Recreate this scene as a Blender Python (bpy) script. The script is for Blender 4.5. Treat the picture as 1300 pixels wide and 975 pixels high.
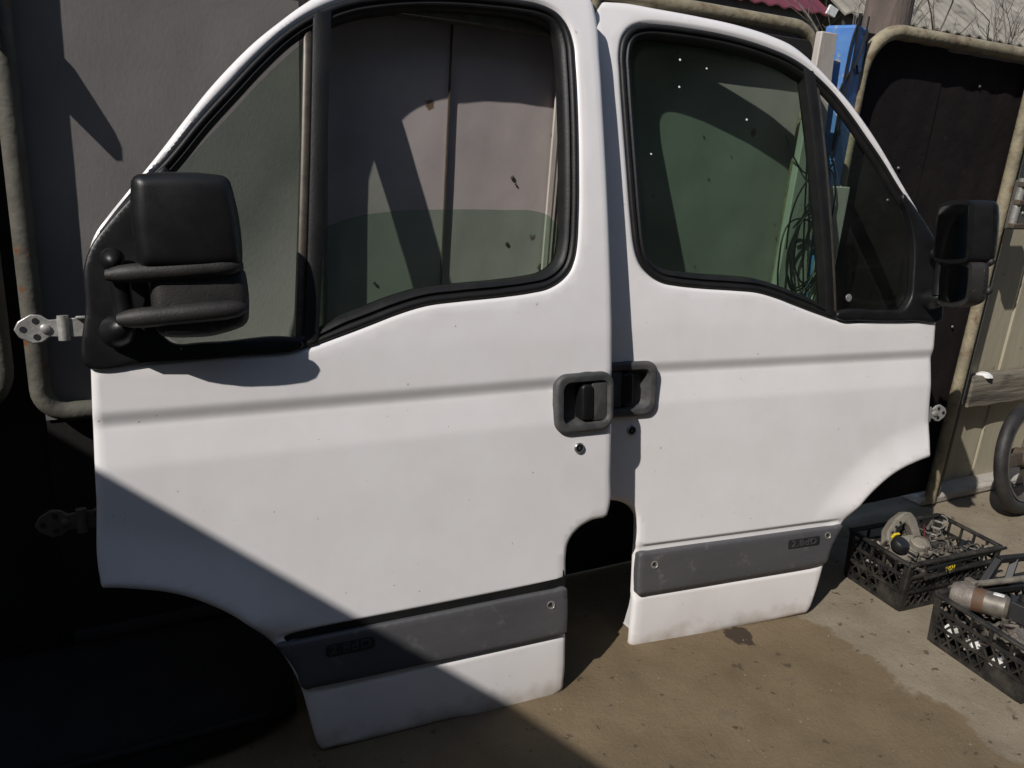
import bpy, bmesh, math, random
import numpy as np
from mathutils import Vector, Matrix
from mathutils.geometry import delaunay_2d_cdt
random.seed(7)
for o in list(bpy.data.objects): bpy.data.objects.remove(o)
scene = bpy.context.scene
COL = scene.collection

# ------------------------------------------------------------------ camera, sky, sun, exposure
cam = bpy.data.objects.new('camera', bpy.data.cameras.new('camera')); COL.objects.link(cam)
cam.data.sensor_width = 36.0; cam.data.lens = 28.42
cam.data.clip_start = 0.05; cam.data.clip_end = 500
CR, CU, CF = (0.8838376, -0.4624878, 0.0702575), (0.0799795, 0.2973749, 0.951405), (0.460906, 0.8352684, -0.2998206)
cam.matrix_world = Matrix(((CR[0], CU[0], -CF[0], 0), (CR[1], CU[1], -CF[1], 0), (CR[2], CU[2], -CF[2], 1.2913), (0, 0, 0, 1)))
scene.camera = cam
SUN = Vector((1.0, 0.45, -1.0)).normalized()          # the way the light travels
world = bpy.data.worlds.new('World'); scene.world = world; world.use_nodes = True
wn = world.node_tree.nodes; wl = world.node_tree.links
sky = wn.new('ShaderNodeTexSky'); sky.sky_type = 'NISHITA'; sky.sun_disc = False
sky.sun_elevation = math.asin(-SUN.z); sky.sun_rotation = math.atan2(-SUN.x, -SUN.y)
sky.air_density = 1.0; sky.dust_density = 0.6
wn['Background'].inputs['Strength'].default_value = 0.105
wl.new(sky.outputs[0], wn['Background'].inputs['Color'])
sun = bpy.data.objects.new('sun', bpy.data.lights.new('sun', 'SUN')); COL.objects.link(sun)
sun.data.energy = 4.0; sun.data.angle = math.radians(0.5); sun.data.color = (1.0, 0.955, 0.915)
sun.rotation_euler = SUN.to_track_quat('-Z', 'Y').to_euler()
scene.view_settings.view_transform = 'Standard'; scene.view_settings.look = 'None'
scene.view_settings.exposure = 0.0; scene.view_settings.gamma = 1.0
scene.view_settings.use_curve_mapping = False
scene.render.resolution_x = 1024; scene.render.resolution_y = 768

# ------------------------------------------------------------------ materials
MATS = {}
def paint_wear(m):
    nt = m.node_tree; N = nt.nodes; L = nt.links; b = N['Principled BSDF']
    src = b.inputs['Base Color'].links[0].from_socket
    tc = N.new('ShaderNodeTexCoord'); sx = N.new('ShaderNodeSeparateXYZ'); L.new(tc.outputs['Object'], sx.inputs[0])
    def noise(sc, det, st=(1, 1, 1)):
        mp = N.new('ShaderNodeMapping'); mp.inputs['Scale'].default_value = st; L.new(tc.outputs['Object'], mp.inputs['Vector'])
        n = N.new('ShaderNodeTexNoise'); n.inputs['Scale'].default_value = sc; n.inputs['Detail'].default_value = det; L.new(mp.outputs[0], n.inputs['Vector']); return n.outputs['Fac']
    def rng(f, lo, hi, a, c):
        x = N.new('ShaderNodeMapRange'); x.inputs['From Min'].default_value = lo; x.inputs['From Max'].default_value = hi
        x.inputs['To Min'].default_value = a; x.inputs['To Max'].default_value = c; L.new(f, x.inputs['Value']); return x.outputs[0]
    def mix(f, a, c):
        x = N.new('ShaderNodeMix'); x.data_type = 'RGBA'; L.new(f, x.inputs['Factor']); L.new(a, x.inputs['A']); x.inputs['B'].default_value = c + (1,); return x.outputs['Result']
    q = N.new('ShaderNodeMath'); q.operation = 'MULTIPLY_ADD'; q.inputs[1].default_value = 0.16; L.new(noise(14, 7), q.inputs[0]); L.new(sx.outputs['Y'], q.inputs[2])
    c = mix(rng(q.outputs[0], .075, .135, .55, 0), src, (0.30, 0.24, 0.17))
    c = mix(rng(noise(5, 9, (1, .6, 1)), .55, .75, 0, .22), c, (0.52, 0.48, 0.44))
    c = mix(rng(noise(40, 4), .73, .77, 0, .6), c, (0.40, 0.35, 0.30))
    c = mix(rng(noise(95, 2), .765, .79, 0, .8), c, (0.18, 0.12, 0.08))
    L.new(c, b.inputs['Base Color'])
def mat(name, col, rough=0.5, col2=None, nscale=8.0, bump=0.0, bscale=60.0, metal=0.0, spec=0.5, coat=0.0,
        spots=None, spot_scale=25.0, spot_lo=0.66, spot_hi=0.72, contrast=(0.35, 0.65), stretch=(1, 1, 1), rough2=None):
    m = bpy.data.materials.new(name); m.use_nodes = True
    nt = m.node_tree; N = nt.nodes; L = nt.links; b = N['Principled BSDF']
    b.inputs['Roughness'].default_value = rough; b.inputs['Metallic'].default_value = metal
    b.inputs['Specular IOR Level'].default_value = spec; b.inputs['Coat Weight'].default_value = coat
    b.inputs['Coat Roughness'].default_value = 0.08
    tc = N.new('ShaderNodeTexCoord'); mp = N.new('ShaderNodeMapping'); mp.inputs['Scale'].default_value = stretch
    L.new(tc.outputs['Object'], mp.inputs['Vector'])
    out = None
    c1 = tuple(col) + (1,)
    b.inputs['Base Color'].default_value = c1
    n = N.new('ShaderNodeTexNoise'); n.inputs['Scale'].default_value = nscale; n.inputs['Detail'].default_value = 8
    n.inputs['Roughness'].default_value = 0.62
    L.new(mp.outputs[0], n.inputs['Vector'])
    r = N.new('ShaderNodeValToRGB'); r.color_ramp.elements[0].position = contrast[0]; r.color_ramp.elements[1].position = contrast[1]
    r.color_ramp.elements[0].color = c1; r.color_ramp.elements[1].color = tuple(col2 if col2 else [c * 0.9 for c in col]) + (1,)
    L.new(n.outputs['Fac'], r.inputs['Fac']); out = r.outputs['Color']
    if rough2 is not None:
        mr = N.new('ShaderNodeMapRange'); mr.inputs['From Min'].default_value = contrast[0]; mr.inputs['From Max'].default_value = contrast[1]
        mr.inputs['To Min'].default_value = rough; mr.inputs['To Max'].default_value = rough2
        L.new(n.outputs['Fac'], mr.inputs['Value']); L.new(mr.outputs[0], b.inputs['Roughness'])
    if spots:
        s = N.new('ShaderNodeTexNoise'); s.inputs['Scale'].default_value = spot_scale; s.inputs['Detail'].default_value = 4
        L.new(tc.outputs['Object'], s.inputs['Vector'])
        sr = N.new('ShaderNodeMapRange'); sr.inputs['From Min'].default_value = spot_lo; sr.inputs['From Max'].default_value = spot_hi
        L.new(s.outputs['Fac'], sr.inputs['Value'])
        mx = N.new('ShaderNodeMix'); mx.data_type = 'RGBA'; mx.inputs['B'].default_value = tuple(spots) + (1,)
        L.new(sr.outputs[0], mx.inputs['Factor']); L.new(out, mx.inputs['A']); out = mx.outputs['Result']
    L.new(out, b.inputs['Base Color'])
    if bump:
        bn = N.new('ShaderNodeTexNoise'); bn.inputs['Scale'].default_value = bscale; bn.inputs['Detail'].default_value = 6
        L.new(mp.outputs[0], bn.inputs['Vector'])
        bp = N.new('ShaderNodeBump'); bp.inputs['Strength'].default_value = 1.0; bp.inputs['Distance'].default_value = bump
        L.new(bn.outputs['Fac'], bp.inputs['Height']); L.new(bp.outputs['Normal'], b.inputs['Normal'])
    MATS[name] = m
    return m

def glass_mat(name, tint, rough=0.0, ior=1.45):
    m = bpy.data.materials.new(name); m.use_nodes = True
    nt = m.node_tree; N = nt.nodes; L = nt.links
    N.remove(N['Principled BSDF']); o = N['Material Output']
    t = N.new('ShaderNodeBsdfTransparent'); t.inputs['Color'].default_value = tuple(tint) + (1,)
    g = N.new('ShaderNodeBsdfGlossy'); g.inputs['Roughness'].default_value = rough
    lw = N.new('ShaderNodeLayerWeight'); lw.inputs['Blend'].default_value = 0.5
    p5 = N.new('ShaderNodeMath'); p5.operation = 'POWER'; p5.inputs[1].default_value = 5.0; L.new(lw.outputs['Facing'], p5.inputs[0])
    fr = N.new('ShaderNodeMath'); fr.operation = 'MULTIPLY_ADD'; fr.inputs[1].default_value = 0.965; fr.inputs[2].default_value = 0.035; L.new(p5.outputs[0], fr.inputs[0])
    mx = N.new('ShaderNodeMixShader'); L.new(fr.outputs[0], mx.inputs[0]); L.new(t.outputs[0], mx.inputs[1]); L.new(g.outputs[0], mx.inputs[2])
    # a thin film of dust and old wash marks on the pane
    d = N.new('ShaderNodeBsdfDiffuse'); d.inputs['Color'].default_value = (0.30, 0.29, 0.26, 1)
    tc = N.new('ShaderNodeTexCoord'); nn = N.new('ShaderNodeTexNoise'); nn.inputs['Scale'].default_value = 9; nn.inputs['Detail'].default_value = 7
    L.new(tc.outputs['Object'], nn.inputs['Vector'])
    mr = N.new('ShaderNodeMapRange'); mr.inputs['From Min'].default_value = .35; mr.inputs['From Max'].default_value = .8
    mr.inputs['To Min'].default_value = .003; mr.inputs['To Max'].default_value = .014
    L.new(nn.outputs['Fac'], mr.inputs['Value'])
    m2 = N.new('ShaderNodeMixShader'); L.new(mr.outputs[0], m2.inputs[0]); L.new(mx.outputs[0], m2.inputs[1]); L.new(d.outputs[0], m2.inputs[2])
    L.new(m2.outputs[0], o.inputs['Surface'])
    MATS[name] = m
    return m

mat('white_paint', (0.835, 0.812, 0.80), 0.32, (0.79, 0.762, 0.745), 5, bump=0.0012, bscale=7, spots=(0.50, 0.45, 0.38), spot_scale=16, spot_lo=.735, spot_hi=.80, coat=0.4)
paint_wear(MATS['white_paint'])
mat('inner_white', (0.62, 0.61, 0.6), 0.5, (0.5, 0.48, 0.46), 6)
mat('black_rubber', (0.0075, 0.0075, 0.008), 0.5, (0.014, 0.0135, 0.0125), 20, bump=0.0004, bscale=180, spec=.35)
mat('black_plastic', (0.0065, 0.0065, 0.0072), 0.36, (0.0105, 0.010, 0.010), 14, bump=0.00025, bscale=400, rough2=.46, spec=.4)
mat('shade_plastic', (0.010, 0.0095, 0.009), 0.75, (0.018, 0.016, 0.015), 12, bump=0.0005, bscale=120, spec=.2)
mat('worn_plastic', (0.026, 0.023, 0.021), 0.6, (0.012, 0.0115, 0.011), 30, bump=0.0006, bscale=200, spots=(0.06, 0.053, 0.048), spot_scale=60, spot_lo=.64, spot_hi=.72)
mat('handle_plastic', (0.045, 0.045, 0.046), 0.5, (0.085, 0.083, 0.08), 24, bump=0.0004, bscale=300, rough2=.65)
mat('trim_plastic', (0.070, 0.069, 0.073), 0.55, (0.088, 0.086, 0.088), 12, bump=0.0004, bscale=350, spots=(0.15, 0.145, 0.14), spot_scale=30, spot_lo=.62, spot_hi=.80, stretch=(.3, 1, 1))
mat('badge_dark', (0.018, 0.018, 0.02), 0.5)
mat('badge_letter', (0.055, 0.054, 0.053), 0.45)
mat('channel_metal', (0.10, 0.085, 0.065), 0.45, (0.06, 0.05, 0.042), 40, metal=0.3)
mat('zinc', (0.56, 0.55, 0.51), 0.42, (0.36, 0.35, 0.32), 25, metal=0.55, bump=0.0008, bscale=120)
mat('dark_steel', (0.10, 0.095, 0.088), 0.5, (0.16, 0.15, 0.13), 40, metal=0.4, bump=0.001, bscale=140)
mat('screw_metal', (0.42, 0.41, 0.38), 0.4, (0.2, 0.19, 0.18), 90, metal=0.4)
mat('mirror_silver', (0.16, 0.16, 0.16), 0.05, (0.10, 0.10, 0.10), 20, metal=1.0, rough2=.16)
mat('lock_metal', (0.5, 0.5, 0.48), 0.3, (0.3, 0.3, 0.3), 80, metal=0.8)
mat('foam_brown', (0.22, 0.17, 0.07), 0.8, (0.1, 0.075, 0.03), 60)
glass_mat('door_glass', (0.715, 0.815, 0.75))
glass_mat('quarter_glass', (0.80, 0.86, 0.815))
mat('speck_white', (0.85, 0.84, 0.8), 0.6)
mat('sheet_pink', (0.46, 0.405, 0.385), 0.6, (0.34, 0.30, 0.285), 3.5, bump=0.0008, bscale=9, spots=(0.16, 0.10, 0.06), spot_scale=19, spot_lo=.715, spot_hi=.76)
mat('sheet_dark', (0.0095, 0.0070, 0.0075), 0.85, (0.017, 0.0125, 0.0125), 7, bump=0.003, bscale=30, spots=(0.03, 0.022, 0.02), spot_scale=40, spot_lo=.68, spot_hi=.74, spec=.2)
mat('sheet_shade', (0.016, 0.0135, 0.0125), 0.95, (0.010, 0.0085, 0.008), 5, bump=0.002, bscale=30)  # near-black tone puts the deep shade into the gate sheets
mat('pipe_paint', (0.33, 0.285, 0.185), 0.7, (0.21, 0.18, 0.12), 14, bump=0.003, bscale=55, spots=(0.15, 0.095, 0.05), spot_scale=22, spot_lo=.56, spot_hi=.72)
mat('pipe_grey', (0.125, 0.118, 0.095), 0.7, (0.085, 0.08, 0.064), 20, bump=0.002, bscale=70, spots=(0.14, 0.06, 0.02), spot_scale=28, spot_lo=.64, spot_hi=.70)
mat('fence_beige', (0.42, 0.375, 0.27), 0.7, (0.34, 0.30, 0.21), 4, bump=0.002, bscale=40, spots=(0.2, 0.16, 0.1), spot_scale=30, spot_lo=.68, spot_hi=.75, stretch=(1, 1, .3))
mat('old_wood', (0.21, 0.185, 0.14), 0.85, (0.085, 0.07, 0.052), 34, bump=0.006, bscale=60, stretch=(.07, 1, 1))
mat('tyre', (0.016, 0.015, 0.015), 0.6, (0.035, 0.032, 0.029), 18, bump=0.001, bscale=120)
mat('rust_steel', (0.10, 0.07, 0.045), 0.75, (0.06, 0.05, 0.04), 40, bump=0.002, bscale=120)
mat('crate_plastic', (0.012, 0.0115, 0.0105), 0.5, (0.05, 0.043, 0.033), 22, rough2=.75, contrast=(.42, .75))
mat('alloy', (0.25, 0.225, 0.18), 0.75, (0.12, 0.105, 0.085), 14, metal=0.15, bump=0.002, bscale=130)
mat('dirty_metal', (0.14, 0.12, 0.10), 0.6, (0.25, 0.22, 0.19), 30, metal=0.3, bump=0.002, bscale=130)
mat('scrap_mix', (0.03, 0.026, 0.022), 0.6, (0.20, 0.175, 0.14), 22, metal=.2, contrast=(.42, .66))
mat('motor_body', (0.22, 0.20, 0.165), 0.5, (0.09, 0.075, 0.06), 20, metal=0.4)
mat('motor_rust', (0.13, 0.065, 0.03), 0.7, (0.07, 0.045, 0.03), 30)
mat('sticker_white', (0.78, 0.77, 0.74), 0.6, (0.6, 0.59, 0.56), 40)
mat('plastic_white', (0.75, 0.73, 0.68), 0.5, (0.5, 0.48, 0.44), 30)
mat('yellow', (0.70, 0.52, 0.02), 0.5)
mat('red_wire', (0.12, 0.02, 0.018), 0.5)
mat('wire_black', (0.012, 0.012, 0.012), 0.5)
mat('blue_paint', (0.055, 0.17, 0.45), 0.65, (0.09, 0.22, 0.47), 16, bump=0.001, bscale=60, spots=(0.30, 0.30, 0.28), spot_scale=35, spot_lo=.60, spot_hi=.68)
mat('board_pale', (0.55, 0.50, 0.45), 0.7, (0.44, 0.40, 0.355), 10, bump=0.0015, bscale=70, stretch=(1, 1, .3))
mat('pole_wood', (0.15, 0.115, 0.095), 0.9, (0.09, 0.07, 0.058), 18, bump=0.008, bscale=60, stretch=(1, 1, .15))
mat('roof_maroon', (0.17, 0.035, 0.045), 0.5, (0.13, 0.03, 0.04), 6)
mat('roof_slate', (0.30, 0.27, 0.215), 0.9, (0.20, 0.18, 0.145), 3, bump=0.004, bscale=25, spots=(0.12, 0.11, 0.09), spot_scale=9, spot_lo=.58, spot_hi=.68)
mat('house_plaster', (0.45, 0.43, 0.40), 0.85, (0.38, 0.36, 0.33), 3, bump=0.003, bscale=40)
mat('blocker_plaster', (0.20, 0.185, 0.165), 0.9, (0.15, 0.14, 0.125), 3, bump=0.003, bscale=40)
mat('eave_dark', (0.035, 0.03, 0.028), 0.8, (0.05, 0.045, 0.04), 20)
mat('bark', (0.17, 0.148, 0.12), 0.9, (0.11, 0.095, 0.08), 30)
mat('block_wall', (0.30, 0.28, 0.26), 0.9, (0.22, 0.205, 0.19), 4, bump=0.004, bscale=60)
mat('kerb_concrete', (0.40, 0.37, 0.32), 0.9, (0.30, 0.275, 0.235), 9, bump=0.006, bscale=60)
mat('pebble', (0.22, 0.19, 0.15), 0.9, (0.12, 0.10, 0.08), 30)

def grey_sheet():
    # old grey spray paint thinning out over the pale sheet underneath, with vertical runs
    m = mat('sheet_grey', (0.175, 0.165, 0.160), 0.65, (0.225, 0.21, 0.20), 6, bump=0.0004, bscale=150, stretch=(1, 1, .6))
    nt = m.node_tree; N = nt.nodes; L = nt.links; b = N['Principled BSDF']
    src = b.inputs['Base Color'].links[0].from_socket
    tc = N.new('ShaderNodeTexCoord'); sx = N.new('ShaderNodeSeparateXYZ'); L.new(tc.outputs['Object'], sx.inputs[0])
    nz = N.new('ShaderNodeTexNoise'); nz.inputs['Scale'].default_value = 5; nz.inputs['Detail'].default_value = 7
    L.new(tc.outputs['Object'], nz.inputs['Vector'])
    # x - 0.55 z + noise
    a = N.new('ShaderNodeMath'); a.operation = 'MULTIPLY_ADD'; a.inputs[1].default_value = -0.9
    L.new(sx.outputs['Z'], a.inputs[0]); L.new(sx.outputs['X'], a.inputs[2])
    c = N.new('ShaderNodeMath'); c.operation = 'MULTIPLY_ADD'; c.inputs[1].default_value = 0.22
    L.new(nz.outputs['Fac'], c.inputs[0]); L.new(a.outputs[0], c.inputs[2])
    mr = N.new('ShaderNodeMapRange'); mr.inputs['From Min'].default_value = -1.02; mr.inputs['From Max'].default_value = -0.62
    L.new(c.outputs[0], mr.inputs['Value'])
    mx = N.new('ShaderNodeMix'); mx.data_type = 'RGBA'; mx.inputs['B'].default_value = (0.60, 0.55, 0.52, 1)
    L.new(mr.outputs[0], mx.inputs['Factor']); L.new(src, mx.inputs['A']); L.new(mx.outputs['Result'], b.inputs['Base Color'])
grey_sheet()

def ground_mat():
    m = bpy.data.materials.new('yard_ground'); m.use_nodes = True
    nt = m.node_tree; N = nt.nodes; L = nt.links; b = N['Principled BSDF']; b.inputs['Roughness'].default_value = 0.92
    b.inputs['Specular IOR Level'].default_value = 0.2
    tc = N.new('ShaderNodeTexCoord')
    def noise(s, d=8, r=.6):
        n = N.new('ShaderNodeTexNoise'); n.inputs['Scale'].default_value = s; n.inputs['Detail'].default_value = d; n.inputs['Roughness'].default_value = r
        L.new(tc.outputs['Object'], n.inputs['Vector']); return n.outputs['Fac']
    def ramp(fac, p0, c0, p1, c1):
        r = N.new('ShaderNodeValToRGB'); r.color_ramp.elements[0].position = p0; r.color_ramp.elements[0].color = tuple(c0) + (1,)
        r.color_ramp.elements[1].position = p1; r.color_ramp.elements[1].color = tuple(c1) + (1,); L.new(fac, r.inputs['Fac']); return r.outputs['Color']
    def mixc(f, a, bb):
        x = N.new('ShaderNodeMix'); x.data_type = 'RGBA'; L.new(f, x.inputs['Factor']); L.new(a, x.inputs['A'])
        if isinstance(bb, tuple): x.inputs['B'].default_value = bb + (1,)
        else: L.new(bb, x.inputs['B'])
        return x.outputs['Result']
    def rng(f, lo, hi, a=0., c=1.):
        x = N.new('ShaderNodeMapRange'); x.inputs['From Min'].default_value = lo; x.inputs['From Max'].default_value = hi
        x.inputs['To Min'].default_value = a; x.inputs['To Max'].default_value = c; L.new(f, x.inputs['Value']); return x.outputs[0]
    sand = ramp(noise(4.5), .3, (0.132, 0.097, 0.056), .7, (0.192, 0.145, 0.088))
    slab = ramp(noise(7), .3, (0.195, 0.160, 0.112), .7, (0.275, 0.232, 0.168))
    sx = N.new('ShaderNodeSeparateXYZ'); L.new(tc.outputs['Object'], sx.inputs[0])
    q = N.new('ShaderNodeMath'); q.operation = 'MULTIPLY_ADD'; q.inputs[1].default_value = 0.30
    L.new(noise(6, 6), q.inputs[0]); L.new(sx.outputs['X'], q.inputs[2])
    col = mixc(rng(q.outputs[0], 1.935, 1.955), sand, slab)
    col = mixc(rng(noise(24, 3), .650, .675, 0, .75), col, (0.065, 0.048, 0.032))
    col = mixc(rng(noise(230, 2), .60, .70, 0, .45), col, (0.07, 0.055, 0.038))
    col = mixc(rng(noise(9, 5), .62, .70, 0, .45), col, (0.11, 0.088, 0.06))
    col = mixc(rng(noise(85, 2), .69, .73, 0, .7), col, (0.06, 0.048, 0.035))
    col = mixc(rng(noise(140, 2), .72, .75, 0, .7), col, (0.42, 0.38, 0.32))
    # oil stain under the far door
    vs = N.new('ShaderNodeVectorMath'); vs.operation = 'DISTANCE'; L.new(tc.outputs['Object'], vs.inputs[0]); vs.inputs[1].default_value = (1.535, 1.375, 0)
    qs = N.new('ShaderNodeMath'); qs.operation = 'MULTIPLY_ADD'; qs.inputs[1].default_value = 0.07
    L.new(noise(18, 4), qs.inputs[0]); L.new(vs.outputs['Value'], qs.inputs[2])
    col = mixc(rng(qs.outputs[0], .074, .079, .93, 0), col, (0.045, 0.032, 0.024))
    L.new(col, b.inputs['Base Color'])
    bp = N.new('ShaderNodeBump'); bp.inputs['Distance'].default_value = 0.0035; L.new(noise(90, 8, .75), bp.inputs['Height'])
    bp2 = N.new('ShaderNodeBump'); bp2.inputs['Distance'].default_value = 0.010; L.new(noise(5, 5), bp2.inputs['Height'])
    L.new(bp2.outputs['Normal'], bp.inputs['Normal'])
    L.new(bp.outputs['Normal'], b.inputs['Normal'])
    MATS['yard_ground'] = m
ground_mat()

# ------------------------------------------------------------------ mesh helpers
def link(name, verts, faces, m, parent=None, smooth=True, angle=35, kind=None):
    me = bpy.data.meshes.new(name); me.from_pydata([tuple(map(float, v)) for v in verts], [], [tuple(map(int, f)) for f in faces])
    bm = bmesh.new(); bm.from_mesh(me); bmesh.ops.remove_doubles(bm, verts=bm.verts, dist=1e-6)
    bmesh.ops.recalc_face_normals(bm, faces=bm.faces); bm.to_mesh(me); bm.free()
    me.materials.append(MATS[m])
    o = bpy.data.objects.new(name, me); COL.objects.link(o)
    if parent is not None: o.parent = parent
    if smooth:
        me.polygons.foreach_set('use_smooth', [True] * len(me.polygons))
        try: me.set_sharp_from_angle(angle=math.radians(angle))
        except Exception: pass
    if kind: o['kind'] = kind
    return o

def tag(o, label, cat, group=None):
    o['label'] = label; o['category'] = cat
    if group: o['group'] = group
    return o
def empty(name, mw, label, cat, group=None):
    o = bpy.data.objects.new(name, None); COL.objects.link(o); o.matrix_world = mw; o.empty_display_size = .1
    return tag(o, label, cat, group)

class MB:
    def __init__(s): s.v = []; s.f = []
    def add(s, vs, fs):
        b = len(s.v); s.v += [tuple(v) for v in vs]; s.f += [tuple(i + b for i in f) for f in fs]; return s
    def box(s, c, d, rot=None):
        vs = [Vector((x * d[0] / 2, y * d[1] / 2, z * d[2] / 2)) for x in (-1, 1) for y in (-1, 1) for z in (-1, 1)]
        if rot is not None: vs = [rot @ v for v in vs]
        c = Vector(c)
        return s.add([v + c for v in vs], [(0, 1, 3, 2), (4, 6, 7, 5), (0, 4, 5, 1), (2, 3, 7, 6), (0, 2, 6, 4), (1, 5, 7, 3)])
    def bar(s, a, b, w, h, up=(0, 0, 1)):
        a = Vector(a); b = Vector(b); d = (b - a); l = d.length; d.normalize(); up = Vector(up)
        if abs(d.dot(up)) > .98: up = Vector((0, 1, 0))
        x = d.cross(up).normalized(); y = x.cross(d).normalized()
        vs = [p + x * (i * w / 2) + y * (j * h / 2) for p in (a, b) for i, j in ((-1, -1), (1, -1), (1, 1), (-1, 1))]
        return s.add(vs, [(0, 1, 2, 3), (7, 6, 5, 4)] + [(i, (i + 1) % 4 + 0, (i + 1) % 4 + 4, i + 4) for i in range(4)])
    def tube(s, pts, r, n=12, cap=True, closed=False):
        P = [Vector(p) for p in pts]; R = r if hasattr(r, '__len__') else [r] * len(P)
        m = len(P); base = len(s.v); nrm = None
        for i, p in enumerate(P):
            if closed: t = (P[(i + 1) % m] - P[i - 1]).normalized()
            else: t = (P[min(i + 1, m - 1)] - P[max(i - 1, 0)]).normalized()
            if nrm is None:
                nrm = t.cross(Vector((0, 0, 1)) if abs(t.z) < .9 else Vector((1, 0, 0))).normalized()
            else:
                nrm = (nrm - t * nrm.dot(t)).normalized()
            bn = t.cross(nrm)
            for k in range(n):
                a = 2 * math.pi * k / n; s.v.append(tuple(p + (nrm * math.cos(a) + bn * math.sin(a)) * R[i]))
        for i in range(m if closed else m - 1):
            for k in range(n):
                a = base + i * n + k; b_ = base + i * n + (k + 1) % n; j = (i + 1) % m
                s.f.append((a, b_, base + j * n + (k + 1) % n, base + j * n + k))
        if cap and not closed:
            s.f.append(tuple(base + k for k in range(n))[::-1]); s.f.append(tuple(base + (m - 1) * n + k for k in range(n)))
        return s
    def lathe(s, prof, mtx, n=20):
        # prof: (radius, height) list, axis z
        vs = []; fs = []
        for r, z in prof:
            for k in range(n):
                a = 2 * math.pi * k / n; vs.append(mtx @ Vector((r * math.cos(a), r * math.sin(a), z)))
        for i in range(len(prof) - 1):
            for k in range(n): fs.append((i * n + k, i * n + (k + 1) % n, (i + 1) * n + (k + 1) % n, (i + 1) * n + k))
        fs.append(tuple(range(n))[::-1]); fs.append(tuple((len(prof) - 1) * n + k for k in range(n)))
        return s.add(vs, fs)
    def prism(s, poly, z0, z1, mtx=None):
        mtx = mtx or Matrix(); n = len(poly)
        vs = [mtx @ Vector((x, y, z)) for z in (z0, z1) for x, y in poly]
        return s.add(vs, [tuple(range(n))[::-1], tuple(range(n, 2 * n))] + [(i, (i + 1) % n, (i + 1) % n + n, i + n) for i in range(n)])
    def build(s, name, m, parent=None, bevel=0, **k):
        o = link(name, s.v, s.f, m, parent, **k)
        if bevel:
            b = o.modifiers.new('bevel', 'BEVEL'); b.width = bevel; b.segments = 2; b.limit_method = 'ANGLE'; b.angle_limit = math.radians(40)
        return o

def smooth_loop(pts, step, closed=True):
    P = np.array(pts, float); n = len(P); out = []
    for i in range(n if closed else n - 1):
        p0, p1, p2, p3 = (P[(i - 1) % n], P[i], P[(i + 1) % n], P[(i + 2) % n]) if closed else (P[max(i - 1, 0)], P[i], P[i + 1], P[min(i + 2, n - 1)])
        # centripetal-ish tangents keep uneven spacing from overshooting
        l1 = np.linalg.norm(p2 - p1); l0 = np.linalg.norm(p1 - p0) + 1e-9; l2 = np.linalg.norm(p3 - p2) + 1e-9
        m1 = ((p1 - p0) / l0 * l1 + (p2 - p1) / l1 * l0) / (l0 + l1) * l1 if l1 > 0 else p1 * 0
        m2 = ((p2 - p1) / l1 * l2 + (p3 - p2) / l2 * l1) / (l1 + l2) * l1
        k = max(1, int(round(l1 / step)))
        for j in range(k):
            t = j / k; t2 = t * t; t3 = t2 * t
            out.append((2 * t3 - 3 * t2 + 1) * p1 + (t3 - 2 * t2 + t) * m1 + (-2 * t3 + 3 * t2) * p2 + (t3 - t2) * m2)
    if not closed: out.append(P[-1])
    return np.array(out)
def inset(loop, d):
    # positive d moves inwards; loop counter-clockwise
    a = np.roll(loop, 1, 0); b = np.roll(loop, -1, 0); t = b - a; t /= np.linalg.norm(t, axis=1)[:, None] + 1e-12
    return loop + np.stack([-t[:, 1], t[:, 0]], 1) * d
def ccw(loop):
    x, y = loop[:, 0], loop[:, 1]
    return loop if (x * np.roll(y, -1) - np.roll(x, -1) * y).sum() > 0 else loop[::-1]
def inside(pts, loop):
    x, y = pts[:, 0], pts[:, 1]; r = np.zeros(len(pts), bool); n = len(loop)
    for i in range(n):
        x1, y1 = loop[i]; x2, y2 = loop[(i + 1) % n]
        c = (y1 > y) != (y2 > y)
        if c.any(): r ^= c & (x < (x2 - x1) * (y - y1) / (y2 - y1 + 1e-15) + x1)
    return r
def dist(pts, line, closed=True):
    d = np.full(len(pts), 9.0); n = len(line)
    for i in range(n if closed else n - 1):
        a = line[i]; b = line[(i + 1) % n]; ab = b - a; L2 = ab @ ab + 1e-12
        t = np.clip(((pts - a) @ ab) / L2, 0, 1); d = np.minimum(d, np.linalg.norm(pts - a - t[:, None] * ab, axis=1))
    return d

# ------------------------------------------------------------------ the setting: ground
g = MB(); n = 60
xs = np.concatenate([np.linspace(-40, -2, 6), np.linspace(-1.5, 4.5, 25), np.linspace(6, 60, 8)])
ys = np.concatenate([np.linspace(-40, -2, 6), np.linspace(-1.5, 3.5, 25), np.linspace(5, 80, 8)])
vs = [(x, y, 0.0) for y in ys for x in xs]; nx = len(xs)
fs = [(j * nx + i, j * nx + i + 1, (j + 1) * nx + i + 1, (j + 1) * nx + i) for j in range(len(ys) - 1) for i in range(nx - 1)]
gr = link('ground', vs, fs, 'yard_ground'); gr['kind'] = 'structure'
# loose grit on the concrete
pb = MB()
for k in range(420):
    x = random.uniform(.7, 3.2); y = random.uniform(.7, 1.7); r = random.choice((.0012, .0018, .0025, .003)) * random.uniform(.7, 1.4)
    vs = [(x + r * random.uniform(.6, 1.3) * math.cos(a), y + r * random.uniform(.6, 1.3) * math.sin(a), z) for z, q in ((0.0005, 1),) for a in (0, 1.3, 2.5, 3.8, 5.0)] + [(x, y, r * .9)]
    pb.add(vs, [(i, (i + 1) % 5, 5) for i in range(5)])
tag(pb.build('grit', 'pebble', smooth=False, kind='stuff'), 'loose grit scattered over the sandy concrete', 'grit')

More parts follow.
